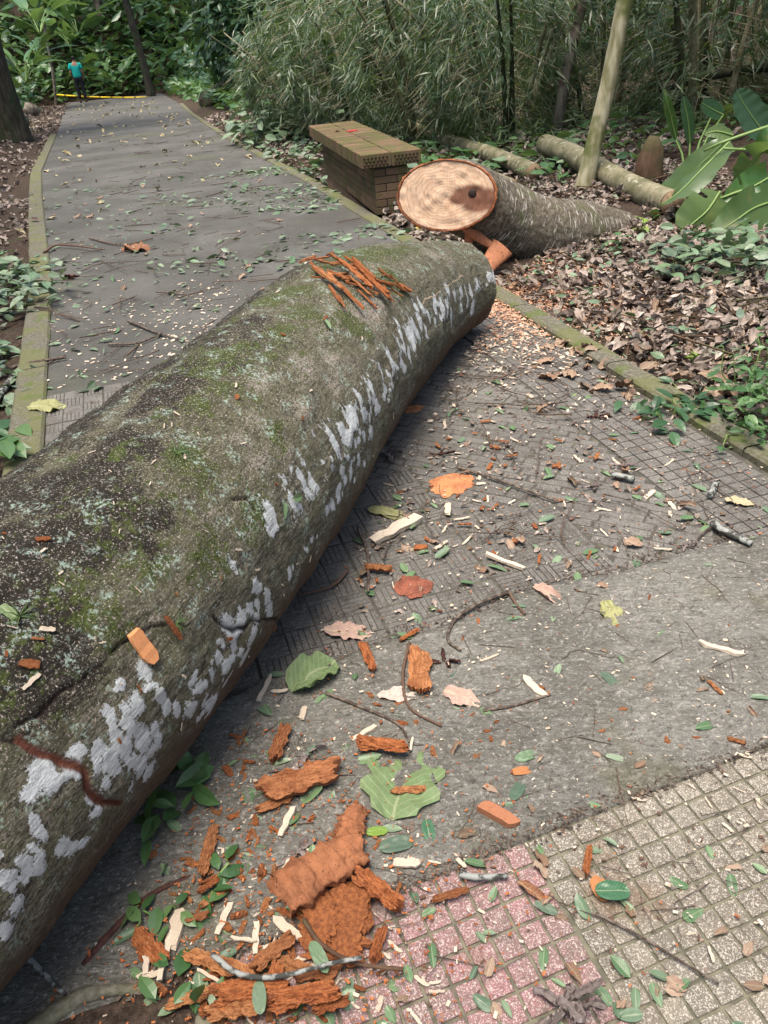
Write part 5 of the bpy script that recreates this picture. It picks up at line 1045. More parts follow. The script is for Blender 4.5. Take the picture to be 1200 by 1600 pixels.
# hero leaves
def lobed(i, mat, name, lob=3, w=.9, wav=.15, curl=0, droop=.1, fold=.1, peak=.5):
    v, f = leaf_t(1,w,16,12,droop,fold,curl,lob,wav,i,.4,peak); g = Geo(); g.add(v, f); m_ = g.mesh(name, mat); return m_
def pair(o, me=None, r=.006):   # midrib vein as a part
    g = Geo(); v, f = tube([(0,-.12,.01),(0,.3,.012),(0,.95,.004)], [r*1.3,r,r*.3], 5); v[:,2] += 0; g.add(v, f); c = g.obj('stalk', M['stalk'], o); return o
M['pale_green'] = leafmat('pale_green_leaf', [(.13,.20,.085),(.16,.23,.105)], .6, .3, .1, spots=.4, veins=.6)
M['olive'] = leafmat('olive_leaf', [(.26,.27,.10),(.30,.30,.13)], .6, .3, .1, spots=.4, veins=.6)
M['pink_dry'] = leafmat('pink_dry_leaf', [(.36,.23,.19),(.42,.29,.24)], .75, .2, 0, spots=.3, veins=.6)
M['beige'] = leafmat('beige_leaf', [(.42,.36,.23),(.38,.32,.2)], .7, .2, 0, spots=.2, veins=.6)
M['brown'] = leafmat('brown_leaf', [(.20,.08,.045),(.24,.10,.06)], .75, .2, 0, spots=.6, veins=.6)
M['dgreen'] = leafmat('dark_green_leaf', [(.03,.10,.045),(.035,.11,.05)], .3, .5, .05, veins=.6)
hero(lobed(1,M['pale_green'],'leaf',3,.95,.12),'green_leaf',628,1232,110,75,'leaf','big pale green lobed leaf face down on the concrete', norm=1.1, lift=.012)
hero(lobed(2,M['pale_green'],'leaf',0,.8,.2,curl=.7),'green_leaf',490,1062,84,35,'leaf','folded grey-green leaf on the concrete beside the trunk', lift=.02)
hero(lobed(3,M['pink_dry'],'leaf',4,.55,.12),'dry_leaf',545,990,76,-2,'leaf','pinkish brown lobed leaf at the edge of the dark pavers', lift=.01)
hero(lobed(4,M['pink_dry'],'leaf',2,.6,.2),'dry_leaf',722,1095,62,-25,'leaf','pinkish dry leaf on the concrete right of the orange slab', lift=.012)
hero(lobed(5,M['dry_leaf'],'leaf',2,.5,.15),'dry_leaf',622,1090,64,0,'leaf','dull brown leaf under a twig left of the pinkish leaf', lift=.008)
hero(lobed(6,M['olive'],'leaf',1,.5,.1),'green_leaf',605,803,58,-12,'leaf','olive green leaf on the pavers below the orange crumpled leaf', lift=.006)
hero(lobed(7,M['pink_dry'],'leaf',0,.5,.2,curl=.9),'dry_leaf',855,932,46,-35,'leaf','curled pinkish brown leaf at the border of pavers and concrete', lift=.008)
hero(lobed(8,M['olive'],'leaf',2,.6,.25),'green_leaf',955,962,44,-60,'leaf','torn yellow-green leaf with pale splinters on the concrete', lift=.008)
hero(lobed(9,M['beige'],'leaf',3,.55,.12),'dry_leaf',1155,788,48,-5,'leaf','beige dry leaf on the small square pavers at the right', lift=.012)
hero(lobed(10,M['dgreen'],'leaf',0,.62,.05),'green_leaf',956,1402,54,3,'leaf','oval dark green leaf covering an orange leaf on the yellow tiles', lift=.022)
hero(lobed(11,M['orange_leaf'],'leaf',0,.7,.1),'dry_leaf',938,1393,42,-60,'leaf','pale orange leaf under the oval dark green one', lift=.008)
hero(lobed(12,M['brown'],'leaf',0,.36,.15,curl=1.2),'dry_leaf',832,1398,56,-35,'leaf','narrow dark brown curled leaf on the pink tiles', lift=.008)
hero(lobed(13,M['green_leaf'],'leaf',0,.45,.05),'green_leaf',853,1422,40,-22,'leaf','light green leaf tucked under the dark brown curled leaf', lift=.006)
hero(lobed(14,M['dgreen'],'leaf',0,.45,.05),'green_leaf',670,1303,40,-78,'leaf','blue-green oval leaf on the concrete above the pink tiles', lift=.006)
hero(lobed(15,M['green_leaf'],'leaf',0,.4,.05),'green_leaf',412,1580,56,95,'leaf','grey-green leaf standing in the heap near the bottom edge', lift=.05)
hero(lobed(16,M['green_leaf'],'leaf',0,.4,.05),'green_leaf',503,1515,52,-62,'leaf','grey-green leaf lying on the reddish stem over the heap', lift=.045)
hero(lobed(17,M['green_leaf'],'leaf',0,.5,.05),'green_leaf',620,1325,56,15,'leaf','pale green leaf with ragged tip right of the brown rolled leaf', lift=.012)
hero(lobed(18,M['bright_or_backlit_leaf'],'leaf',0,.5,.05),'green_leaf',590,1305,34,10,'leaf','small bright green leaf beside the top of the brown rolled leaf', lift=.012)
hero(lobed(19,M['green_leaf'],'leaf',0,.5,.05),'green_leaf',808,1240,34,60,'leaf','dark green leaf next to a pale brown one above the wood block', lift=.008)
hero(lobed(20,M['orange_leaf'],'leaf',0,.45,.06),'dry_leaf',815,1208,34,12,'leaf','orange-brown oval leaf on the concrete below the twin green leaves', lift=.006)
hero(lobed(21,M['green_leaf'],'leaf',0,.5,.1),'green_leaf',822,1185,36,20,'leaf','twin green leaf on the concrete above the orange-brown one', lift=.006)
hero(lobed(22,M['green_leaf'],'leaf',0,.4,.05),'green_leaf',955,1067,40,-40,'leaf','pointed light green leaf in the middle of the concrete', lift=.006)
hero(lobed(23,M['green_leaf'],'leaf',0,.35,.05),'green_leaf',963,1188,36,-12,'leaf','slim light green leaf alone near the yellow tiles', lift=.006)
hero(lobed(24,M['brown'],'leaf',2,.7,.3),'dry_leaf',213,392,40,0,'leaf','reddish brown crumpled leaf alone on the far road', lift=.03)
hero(lobed(26,M['olive'],'leaf',3,.8,.2),'green_leaf',75,640,60,10,'leaf','flat olive leaf on the mossy left kerb', lift=.02)
hero(lobed(27,M['pale_green'],'leaf',0,.5,.2),'green_leaf',35,678,66,5,'leaf','pale grey-green leaf draped over the left kerb near the trunk', lift=.03)
# crumpled leaves (irregular crumple surfaces)
def crumple(i, mats, r=.5, flat_=.35, name='crumpled_leaf', amp=.4):
    n1, n2 = 34, 72; f, th = np.meshgrid(np.linspace(0,1,n1), np.arange(n2)/n2*2*PI, indexing='ij')
    out = 1+.75*(fbm(np.cos(th)*1.7+i, np.sin(th)*1.7, oct=4, seed=i)-.5)+.28*np.abs(vnoise(np.cos(th)*4+i, np.sin(th)*4, seed=i+2)-.5)*np.sign(np.sin(th*3+i))
    rr = f*r*out; x, y = rr*np.cos(th), rr*np.sin(th)
    rid = 1-np.abs(fbm(x*3.2+i, y*3.2+i*3, oct=4, seed=i)-.5)*4; rid2 = 1-np.abs(vnoise(x*9+i, y*9, seed=i+1)-.5)*2
    z = r*(flat_*(1-f**3)*.9+amp*.55*rid*(.5+.6*f)+amp*.16*rid2+.25*flat_*(fbm(np.cos(th)*2, np.sin(th)*2+i, oct=2, seed=i+5)-.6)*f**4*3)
    sh = 1-.12*rid; V = np.stack([x*sh, y*sh, z], -1).reshape(-1,3); V[:,2] -= np.percentile(V[:,2], 12); V[:,2] = np.maximum(V[:,2], -.01); g = Geo(); g.add(V, grid_faces(n1, n2, True)); return g.mesh(name, mats)
def shrivel(i, mat, n=6, wid=.55):
    r_ = np.random.default_rng(i+900); g = Geo()
    for k in range(n):
        v, f = leaf_t(r_.uniform(.55,.95), r_.uniform(.22,.4)*wid*2, 16, 8, r_.uniform(-.2,.25), r_.uniform(-.4,.4), r_.uniform(1.,2.2), r_.choice([0,2,3]), .35, i*13+k, .5, .5)
        v = v+.05*(np.stack([fbm(v[:,0]*14+k, v[:,1]*14, oct=2, seed=i+q) for q in range(3)],1)-.5)*2; a = k*2*PI/n+r_.uniform(-.5,.5); v = v@rx(r_.uniform(-.1,.5)).T@rz(a).T; g.add(v*.62+np.array([r_.uniform(-.1,.1), r_.uniform(-.1,.1), .05+.03*k]), f)
    for q in g.v: q[:,2] = np.maximum(q[:,2], -.02)
    return g.mesh('crumpled_leaf', mat)
def heroc(me, u_, v_, wpx, label, sc_z=1, sy=1, ang=0, lift=0):
    p = G(u_, v_); e_ = G(u_+wpx/2, v_)-G(u_-wpx/2, v_); s = math.hypot(e_[0], e_[1]); o = inst(me, 'crumpled_leaf', (p[0],p[1],p[2]+lift+.003), (0,0,ang), (s,s*sy,s*sc_z)); tag(o, label, 'dry leaf'); return o
CRS = 9
def crisp(name, a, b):
    m = NT(name); v = m.obj(); vo = m.n('TexVoronoi', {'Vector': v, 'Scale': CRS}, feature='DISTANCE_TO_EDGE').outputs[0]; n = m.noise(v, CRS*.35, 5, .7); n2 = m.noise(v, CRS*2.2, 4, .7)
    c = m.mix(m.step(n, .35, .65), a, b); c = m.mix(m.math('MULTIPLY', m.step(vo, .03, .0), .35), c, m.mix(.3, c, (.5,.3,.18))); c = m.mix(m.math('MULTIPLY', m.step(n2, .6, .68), .8), c, (.06,.025,.015)); c = m.mix(m.math('MULTIPLY', m.step(n, .62, .7), .6), c, (.12,.05,.03))
    return m.fin(c, .8, m.bump(m.math('ADD', m.math('MULTIPLY', n, 2.), m.math('ADD', m.math('MULTIPLY', m.step(vo, .0, .10), .12), n2)), 1., .12/CRS*.25), .2)
M['crisp_orange'] = crisp('crisp_orange_leaf', (.48,.21,.09), (.33,.13,.06)); M['crisp_brown'] = crisp('crisp_brown_leaf', (.27,.09,.055), (.16,.055,.035))
heroc(crumple(1,M['crisp_orange'],.5,.3),706,757,80,'large orange-brown crumpled dry leaf on the dark pavers', .5, .9)
heroc(crumple(2,M['crisp_brown'],.5,.3),647,917,64,'red-brown crumpled dry leaf on the pavers near the trunk', .6, 1)
heroc(shrivel(3,M['grey_leaf'],8),882,1578,120,'grey shrivelled leaf cluster at the bottom edge on the tiles', .8, .9)
heroc(shrivel(4,M['grey_leaf'],4),480,1185,72,'dark grey shrivelled leaf behind the largest orange slab', .6, .5, .3)
heroc(shrivel(5,M['grey_leaf'],4),470,1335,84,'grey twisted shrivelled leaf between orange slab and rolled leaf', .5, .5, .4)
heroc(shrivel(6,M['grey_leaf'],4),452,1208,60,'blackish folded leaf touching the top of the largest orange slab', .6, .6)
heroc(shrivel(7,M['dark_bark'],4),695,1035,64,'dark red rotten bark clump right of the orange slab', .6, .9)
heroc(shrivel(8,M['grey_leaf'],4),612,712,50,'dark shrivelled leaf pressed against the trunk', .7, .7)
heroc(shrivel(9,M['grey_leaf'],4),975,732,56,'dark shrivelled leaf lying on the joint between the paver strips', .5, .45)
heroc(shrivel(10,M['grey_leaf'],4),925,765,58,'shrivelled grey leaf on the slatted pavers above the red splinters', .5, .45)
heroc(shrivel(11,M['grey_leaf'],4),1072,855,40,'grey shrivelled leaf at the corner where pavers meet the concrete', .7, .6)
heroc(shrivel(12,M['dark_bark'],4),932,655,44,'dark curled leaf on the small square pavers', .5, .5)
heroc(crumple(13,M['crisp_orange'],.5,.3),640,640,44,'tan crumpled leaf against the trunk farther up', .7, .6)
heroc(shrivel(14,M['dark_bark'],4),690,712,44,'dark clump of rotten leaf above the orange-brown crumpled leaf', .5, .5)
heroc(shrivel(15,M['grey_leaf'],4),350,405,30,'grey shrivelled leaf on the road beyond the trunk', .7, .6)
heroc(shrivel(16,M['dark_bark'],4),110,437,30,'dark curled leaf on the road near the leafy heap', .7, .6)
# the rolled brown leaf: a rolled sheet, a flat torn sheet under it and a stub
def crisp(name, a, b):
    m = NT(name); v = m.obj(); oi = m.n('ObjectInfo'); vo = m.n('TexVoronoi', {'Vector': m.scale(v, 1, 1, 1), 'Scale': CRS}, feature='DISTANCE_TO_EDGE').outputs[0]; n = m.noise(v, CRS*.35, 5, .7); n2 = m.noise(v, CRS*2.2, 4, .7)
    c = m.mix(m.step(n, .35, .65), a, b); c = m.mix(m.math('MULTIPLY', m.step(vo, .03, .0), .35), c, m.mix(.3, c, (.5,.3,.18))); c = m.mix(m.math('MULTIPLY', m.step(n2, .6, .68), .8), c, (.06,.025,.015)); c = m.mix(m.math('MULTIPLY', m.step(n, .62, .7), .6), c, (.12,.05,.03))
    return m.fin(c, .8, m.bump(m.math('ADD', m.math('MULTIPLY', n, 2.), m.math('ADD', m.math('MULTIPLY', m.step(vo, .0, .10), .12), n2)), 1., .15/CRS), .2)
CRS = 60
M['rolled'] = crisp('rolled_leaf', (.30,.12,.055), (.17,.065,.03))
rl = empty('rolled_leaf', tuple(G(495,1372)), label='big rolled rust-brown dry leaf with raised veins, centre of the lower heap', cat='dry leaf')
def rollsheet(p0, p1, r0, r1, turns, seed):
    K, J = 70, 60; V = []; ax = (p1-p0); Lx = np.linalg.norm(ax); ax = ax/Lx; sd_ = np.cross(ax, [0,0,1.]); sd_ /= np.linalg.norm(sd_); upv = np.cross(sd_, ax)
    for k in range(K):
        f = k/(K-1); c = p0+ax*Lx*f; r = r0*(1-f)+r1*f
        for j in range(J):
            q = j/(J-1); a = -2.6+q*turns; rr = r*(1-.25*q)*(1+.10*math.sin(f*17+seed)+.16*(vnoise(np.array([f*9+seed]), np.array([q*6]), seed=seed)[0]-.5))+.016*(abs(fbm(np.array([f*9.]),np.array([q*7.]),oct=4,seed=seed)[0]-.5))+.0045*(1-min(1,abs((f*6+abs(q-.5)*1.2) % 1-.5)*5))+.004*(1-min(1,abs(q-.55)*14))
            V.append(c+sd_*math.cos(a)*rr*1.25+upv*(math.sin(a)*rr*.8)+ax*.02*(vnoise(np.array([q*8.]), np.array([f*2+seed]), seed=4)[0]-.5)*(1 if k in (0,1,K-1,K-2) else .2))
    return np.array(V), grid_faces(K, J)
a0 = G(437,1418); a1 = G(560,1335); c0 = np.array(rl.location)
g = Geo(); v, f = rollsheet(a0+np.array([0,0,.045])-c0, a1+np.array([0,0,.04])-c0, .050,.040, 5.2, 3); g.add(v, f); g.obj('rolled_blade', M['rolled'], rl)
a0 = G(538,1338); a1 = G(552,1278); g = Geo(); v, f = rollsheet(a0+np.array([0,0,.035])-c0, a1+np.array([0,0,.03])-c0, .032,.024, 4.6, 5); g.add(v, f); g.obj('rolled_tip', M['rolled'], rl)
M['under_leaf'] = crisp('torn_leaf', (.36,.13,.045), (.19,.062,.025))
for (u_, v_, a_, sz_, wd_) in [(500,1425,.5,.17,.6),(545,1450,-.3,.16,.7),(520,1480,1.2,.15,.6),(560,1425,.1,.12,.7)]:
    q = G(u_,v_)-c0; cm = barkmesh(int(u_), 'torn_blade', [M['under_leaf'], M['bark_side']], 1, wd_, .07, .45); o = inst(cm, 'torn_blade', tuple(q+np.array([0,0,.004+.008*random.random()])), (random.uniform(-.12,.12),random.uniform(-.12,.12),a_), sz_, rl)
# sticks and stems
def stick(pix, r0, r1, label, mat='twig', name='twig', lift=.008, group=None):
    P = [G(u_, v_)+np.array([0,0,lift+r0]) for u_, v_ in pix]; return branch(P, r0, r1, label, mat, name, 'twig', group, 8)
stick([(478,1452),(505,1490),(560,1520),(632,1530)], .005,.004, 'long reddish leaf stem curving over the heap onto the pink tiles', 'brown_trunk', lift=.03)
stick([(718,1372),(745,1378),(793,1376)], .009,.005, 'lichen-spotted knobbly twig on the top row of pink tiles', 'lichen_twig')
stick([(930,1432),(1000,1468),(1060,1505),(1122,1542)], .0032,.002, 'long thin dark twig lying diagonally over the yellow tiles')
stick([(1112,826),(1130,838),(1172,858)], .014,.011, 'curved mossy stick at the border of pavers and concrete', 'lichen_twig')
stick([(1112,826),(1095,840),(1082,858)], .004,.003, 'dark curved stem tied to the mossy stick')
stick([(955,748),(990,756)], .012,.012, 'short mossy stick lying on the slatted pavers', 'lichen_twig')
stick([(1108,782),(1118,762)], .012,.012, 'short grey stub on the small square pavers', 'lichen_twig')
stick([(795,930),(745,950),(710,975),(700,1005),(720,1022)], .006,.004, 'thin bent twig looping from the pavers down to the dark red clump')
stick([(795,930),(806,948),(820,965)], .005,.004, 'short forked end of the bent twig on the pavers')
stick([(510,1088),(560,1108),(620,1135),(640,1165)], .005,.003, 'grey twig under the green leaf on the concrete')
stick([(715,735),(760,748),(820,770),(870,788)], .006,.004, 'long dark twig crossing the slatted pavers')
stick([(640,1010),(630,1060),(640,1110),(690,1140)], .005,.003, 'dark twig running past the orange slab')
stick([(755,1115),(800,1108),(860,1090)], .004,.003, 'straight dark twig on the concrete right of the pinkish leaf')
stick([(560,830),(575,870),(576,930)], .006,.004, 'dark upright twig on the pavers next to the trunk')
stick([(545,895),(520,920),(470,935)], .005,.004, 'thin branching twig on the pavers close to the trunk')
stick([(340,1515),(380,1545),(440,1550),(520,1530),(570,1520)], .006,.004, 'black lichen-flecked twig running through the lower heap', 'lichen_twig', lift=.05)
stick([(0,585),(50,572),(105,563)], .012,.008, 'long grey-green branch lying across the left kerb')
stick([(-10,640),(10,615),(24,595)], .022,.018, 'thick pale branch end poking in at the left edge', 'lichen_twig')
stick([(45,1500),(75,1530),(105,1560)], .006,.004, 'greenish twig on the dark ground at the bottom left', 'lichen_twig')
stick([(70,400),(95,388),(160,395)], .012,.006, 'arched dark twig on the far road near the left kerb', lift=.02)
stick([(140,375),(190,385),(240,375)], .008,.005, 'bent twig on the far road above the reddish leaf')
stick([(200,505),(250,525),(285,535)], .008,.005, 'forked twig on the road just beyond the trunk')
stick([(170,542),(215,540),(255,525)], .008,.005, 'twig meeting the forked one beyond the trunk')
# mossy root ridge / kerb bit and dirt at bottom left
branch([G(60,1600)+np.array([-.05,-.05,.0]), G(110,1570)+np.array([0,0,.005]), G(170,1552)+np.array([0,0,.008]), G(240,1545)], .022,.008, 'mossy root lying on the dark ground in the bottom left corner', 'moss_root' if 'moss_root' in M else 'curb', 'root', 'root')
branch([G(130,1510), G(185,1450)+np.array([0,0,.008]), G(240,1400)+np.array([0,0,.008]), G(310,1365)], .009,.005, 'dark earthy root from under the trunk towards the heap', 'dark_bark', 'root', 'root')
# --- scattered individuals
ng = [0]
def one_leaf(sz): return lambda x, y: drop(GL, 'green_leaf', x, y, random.uniform(*sz), 'leaf', 'small green leaf', 'fallen green leaves', .25)
random.seed(11)
scatter_px(one_leaf((.03,.06)), 130, (380,900,1200,1600), lambda u_, v_: 1 if u_ < 700 else .45)
scatter_px(one_leaf((.035,.075)), 60, (190,1180,600,1600))
scatter_px(one_leaf((.04,.07)), 80, (560,560,1200,900))
scatter_px(one_leaf((.05,.09)), 30, (70,380,450,620))
def one_dry(sz, lab='dry leaf scrap'): return lambda x, y: drop(DL, 'dry_leaf', x, y, random.uniform(*sz), 'leaf', lab, 'fallen dry leaves', .4, 1)
scatter_px(one_dry((.02,.045),'small dry leaf'), 60, (380,900,1200,1600))
scatter_px(one_dry((.03,.07),'small dry leaf'), 40, (560,540,1150,900))
scatter_px(one_dry((.05,.10),'small dry leaf'), 25, (70,170,450,500))
scatter_px(one_dry((.05,.14),'curled dry leaf'), 150, (860,400,1200,620), lambda u_, v_: 1 if v_ > 520-.3*(u_-860) else .3)
def one_chip(sz): return lambda x, y: drop(WC, 'wood_chip', x, y, random.uniform(*sz), 'wood chip', 'small pale wood chip', 'pale wood chips', .2)
scatter_px(one_chip((.012,.035)), 130, (260,1150,760,1600), lambda u_, v_: max(.1, 1-abs(u_-430)/350))
scatter_px(one_chip((.012,.035)), 50, (500,850,1200,1300))
scatter_px(one_chip((.02,.06)), 90, (560,480,1100,860))
def one_bark(sz): return lambda x, y: drop(OC+BK[:2], 'bark_chip', x, y, random.uniform(*sz), 'bark chip', 'small orange bark chip', 'orange bark chips', .4, 1)
scatter_px(one_bark((.012,.04)), 150, (210,1150,640,1600), lambda u_, v_: max(.1, 1-abs(u_-400)/230))
scatter_px(one_bark((.012,.035)), 50, (480,850,1150,1200), lambda u_, v_: 1 if u_ < 780 else .35)
scatter_px(one_bark((.02,.05)), 40, (580,640,1000,880))
def one_twig(sz): return lambda x, y: drop(TW, 'twig', x, y, random.uniform(*sz), 'twig', 'thin dark twig', 'thin twigs', .05)
scatter_px(one_twig((.06,.16)), 60, (380,850,1200,1500), lambda u_, v_: 1 if u_ < 800 else .5)
scatter_px(one_twig((.10,.35)), 60, (560,500,1150,860))
scatter_px(one_twig((.2,.6)), 45, (60,300,480,640))
scatter_px(one_twig((.15,.5)), 50, (760,400,1200,640))
# --- uncountable litter
def litter(name, n, sampler, tmpls, size, mat, jit=.3, zoff=.006, zr=.02, smooth=False):
    s, t = sampler(n); x, y = xy(s, t); keep = np.array([logdist(a, b) > 0 and stumpdist(a, b) > 0 and not benchin(a, b) for a, b in zip(x, y)]); x, y = x[keep], y[keep]; n = len(x)
    P = np.stack([x, y, surf(x, y)+zoff+rng.uniform(0, zr, n)], 1); a = rng.uniform(0,2*PI,n); d = np.stack([np.cos(a), np.sin(a), rng.normal(0,jit*.5,n)],1)
    o = foliage(tmpls, P, d, rng.uniform(size[0], size[1], n), jit=jit).obj(name, M[mat]); o['kind'] = 'stuff'; return o
CURL = [leaf_t(1,.5,5,4,.1,.3,0,0,.3,1), leaf_t(1,.6,5,4,-.2,.2,1.3,0,.3,2), leaf_t(1,.7,5,4,.1,.1,.5,2,.4,3), leaf_t(1,.35,5,4,.25,.5,0,0,.2,4)]
BITS = [boxv((0,0,0),(.15,.5,.07)), boxv((0,0,0),(.28,.5,.08)), leaf_t(1,.4,2,1,.1,0)]
def dens(n, s0, s1, t0, t1, f=None):
    S_1, T_1 = [], []
    while len(S_1) < n:
        s = random.uniform(s0,s1); t = random.uniform(t0,t1)
        if f is None or random.random() < f(s,t): S_1.append(s); T_1.append(t)
    return np.array(S_1), np.array(T_1)
litter('leaf_litter', 7000, lambda n: dens(n, 2.3, 7.5, 2.26, 5.2), CURL, (.03,.11), 'dry_leaf', .5, .01, .05)
litter('leaf_litter', 4000, lambda n: dens(n, 7.5, 22, 2.26, 6.5), CURL, (.06,.16), 'dry_leaf', .5, .01, .05)
litter('leaf_litter', 1100, lambda n: dens(n, 4, 12, -3.2, -.98, lambda s,t: float(t < tleft(s)-.1)), CURL, (.05,.14), 'dry_leaf', .5, .01, .04)
litter('leaf_litter', 2500, lambda n: dens(n, 12, 40, -6, -1.3), CURL, (.07,.18), 'dry_leaf', .5, .01, .05)
litter('green_leaf_bits', 1100, lambda n: dens(n, 5.2, 11.5, .1, 2.4, lambda s,t: min(1,.08+.92*(t+.2)/2.3)*float(vnoise(np.array([s*2.2]),np.array([t*2.2]),seed=15)[0] > .42)), [OVAL,SPIKE], (.04,.13), 'green_leaf', .4)
litter('green_leaf_bits', 350, lambda n: dens(n, 4.3, 12, -.9, .6), [OVAL,SPIKE], (.03,.10), 'green_leaf', .3)
litter('green_leaf_bits', 900, lambda n: dens(n, 8, 16, 2.2, 4.2), [OVAL2,OVAL], (.08,.24), 'green_leaf', .5, .02, .10)
litter('wood_flakes', 2200, lambda n: dens(n, 2.7, 5.0, .6, 2.6, lambda s,t: math.exp(-((s-4.1)**2/.5+(t-2.0)**2/.5))+.04), BITS, (.006,.03), 'white_chip', .3, .003, .01)
litter('sawdust', 12000, lambda n: dens(n, 3.2, 5.6, 1.4, 3.3, lambda s,t: math.exp(-((s-4.55)**2/.30+(t-2.2)**2/.30))), BITS, (.005,.022), 'sawdust', .3, .004, .022)
litter('wood_flakes', 750, lambda n: dens(n, 4.3, 9, -.8, 1.9, lambda s,t: (math.exp(-((s-5.0)**2/.9+(t-.4)**2/.8))+.02)*float(vnoise(np.array([s*4.]),np.array([t*4.]),seed=8)[0] > .4)), BITS, (.008,.03), 'white_chip', .3, .002, .006)
litter('wood_flakes', 1500, lambda n: dens(n, .6, 2.8, -.4, 2.1), BITS, (.003,.012), 'white_chip', .2, .009, .002)
litter('bark_crumbs', 1800, lambda n: dens(n, .55, 2.2, -.5, .9, lambda s,t: math.exp(-((s-1.0)**2/.15+(t-.0)**2/.15))+.02), BITS, (.003,.010), 'bark_chip', .3, .009, .008)
litter('bark_crumbs', 700, lambda n: dens(n, 1.6, 4.2, .2, 2.05), BITS, (.004,.012), 'bark_side', .3, .003, .003)
litter('dirt_specks', 3000, lambda n: dens(n, .6, 4.2, -.4, 2.05), BITS, (.003,.014), 'twig', .3, .004, .003)
litter('dirt_specks', 2600, lambda n: (lambda xs_, o_: st(xs_, edge0[1]+(xs_-edge0[0])*math.tan(ta)+.012+o_))(rng.uniform(-.6,1.9,n), rng.normal(0,.016,n)), BITS, (.003,.012), 'twig', .4, .004, .004)
litter('dirt_specks', 1500, lambda n: (lambda xs_: st(xs_, np.interp(xs_, bx, by)+rng.normal(0,.03,n)))(rng.uniform(-.5,1.6,n)), BITS, (.003,.012), 'twig', .4, .002, .004)
litter('green_leaf_bits', 900, lambda n: dens(n, 2.3, 7.5, 2.26, 5.2, lambda s,t: float(vnoise(np.array([s*1.7]),np.array([t*1.7]),seed=5)[0] > .5)), [OVAL2,OVAL,SPIKE], (.03,.10), 'green_leaf', .5, .02, .06)
litter('green_leaf_bits', 1100, lambda n: dens(n, 7.2, 11, 3.2, 7.5), [OVAL2,OVAL,SPIKE,SPIKE2], (.08,.22), 'mid_leaf', .5, .02, .14)
litter('dead_twigs', 900, lambda n: dens(n, 2.6, 12, 2.25, 5.5), [boxv((0,0,0),(.010,.5,.010))], (.08,.4), 'brown_trunk', .25, .03, .05)
litter('dead_twigs', 500, lambda n: dens(n, .7, 4.6, -.3, 2.05), [boxv((0,0,0),(.010,.5,.010))], (.02,.10), 'twig', .08, .008, .003)
litter('leaf_fragments', 1500, lambda n: dens(n, 1.8, 4.6, .1, 2.1, lambda s,t: .25+.75*(s-1.8)/2.8), CURL, (.010,.035), 'dry_leaf', .3, .004, .004)
litter('road_leaves', 150, lambda n: dens(n, 9, 38, -1.1, 2.0), CURL, (.07,.18), 'beige', .3)
litter('road_twigs', 230, lambda n: dens(n, 4.4, 20, -1.0, 2.0, lambda s,t: .3+.7*math.exp(-(s-5)/4)), [boxv((0,0,0),(.012,.5,.012))], (.06,.3), 'twig', .1)
# --- bits on the trunk
def onlog_obj(me, name, u_, v_, len_px, ang_px, cat, label, lift=.004, wide=1, group=None, thick=1):
    l0, a0, i, dist = onlog(u_, v_); i2 = onlog(u_+8*math.cos(math.radians(ang_px)), v_-8*math.sin(math.radians(ang_px)))[2]
    P_ = P0.reshape(-1,3); n = N3.reshape(-1,3)[i]; p = P_[i]; d = P_[i2]-p; d -= n*(d@n)
    if np.linalg.norm(d) < 1e-6: d = np.cross(n, [1,0,0])
    R = frames(d[None], n[None])[0]; size = len_px*dist/FPX; o = bpy.data.objects.new(name, me); COL.objects.link(o)
    o.matrix_world = Matrix([[R[r][0]*size*wide, R[r][1]*size, R[r][2]*size*thick, (p+n*lift)[r]] for r in range(3)]+[[0,0,0,1]]); tag(o, label, cat, group); return o
M['pale_orange'] = wood('pale_orange_wood', (.62,.30,.14), (.52,.22,.09), (.40,.15,.06), 30, .4)
onlog_obj(chipmesh(90,M['pale_orange'],'bark_piece',1,.45,.10,.1),'wood_chip',220,1012,58,-52,'wood chip','largest pale orange wood chip lying on the trunk bark', .008)
onlog_obj(HB[4],'bark_piece',263,982,44,-65,'bark','thin curled orange bark sliver on the trunk beside the air plant', .008)
onlog_obj(OC[0],'bark_chip',66,848,20,10,'bark chip','single bright orange crumb on the dark mossy top of the trunk', .005)
onlog_obj(OC[1],'bark_chip',56,1002,18,10,'bark chip','x'.replace('x','small orange crumb on the trunk left of the pale chips'), .005)
onlog_obj(OC[2],'bark_chip',42,1040,28,0,'bark chip','reddish crumb on the trunk at the left edge beside pale slivers', .005)
onlog_obj(WC[0],'wood_chip',45,1066,30,50,'wood chip','pale sliver on the trunk just below the reddish crumb', .005)
onlog_obj(WC[2],'wood_chip',73,988,22,-5,'wood chip','pale square flake on the dark part of the trunk', .005)
onlog_obj(lobed(30,M['pale_green'],'leaf',1,.7,.1),'green_leaf',0,950,30,-50,'leaf','torn pale green leaf on the trunk at the left edge', .006)
onlog_obj(GL[0],'green_leaf',440,785,28,-80,'leaf','green leaf pair stuck on the middle of the trunk', .006)
onlog_obj(GL[1],'green_leaf',455,780,24,20,'leaf','small green leaf touching the leaf pair on the trunk', .006)
onlog_obj(GL[4],'green_leaf',505,500,26,-60,'leaf','grey-green leaf on the trunk just below the splinter pile', .006)
SPL = []
ORD2 = 'first,second,third,fourth,fifth,sixth,seventh,eighth,ninth,tenth,eleventh,twelfth,thirteenth,fourteenth,fifteenth,sixteenth,seventeenth,eighteenth,nineteenth,twentieth,twenty-first,twenty-second'.split(',')
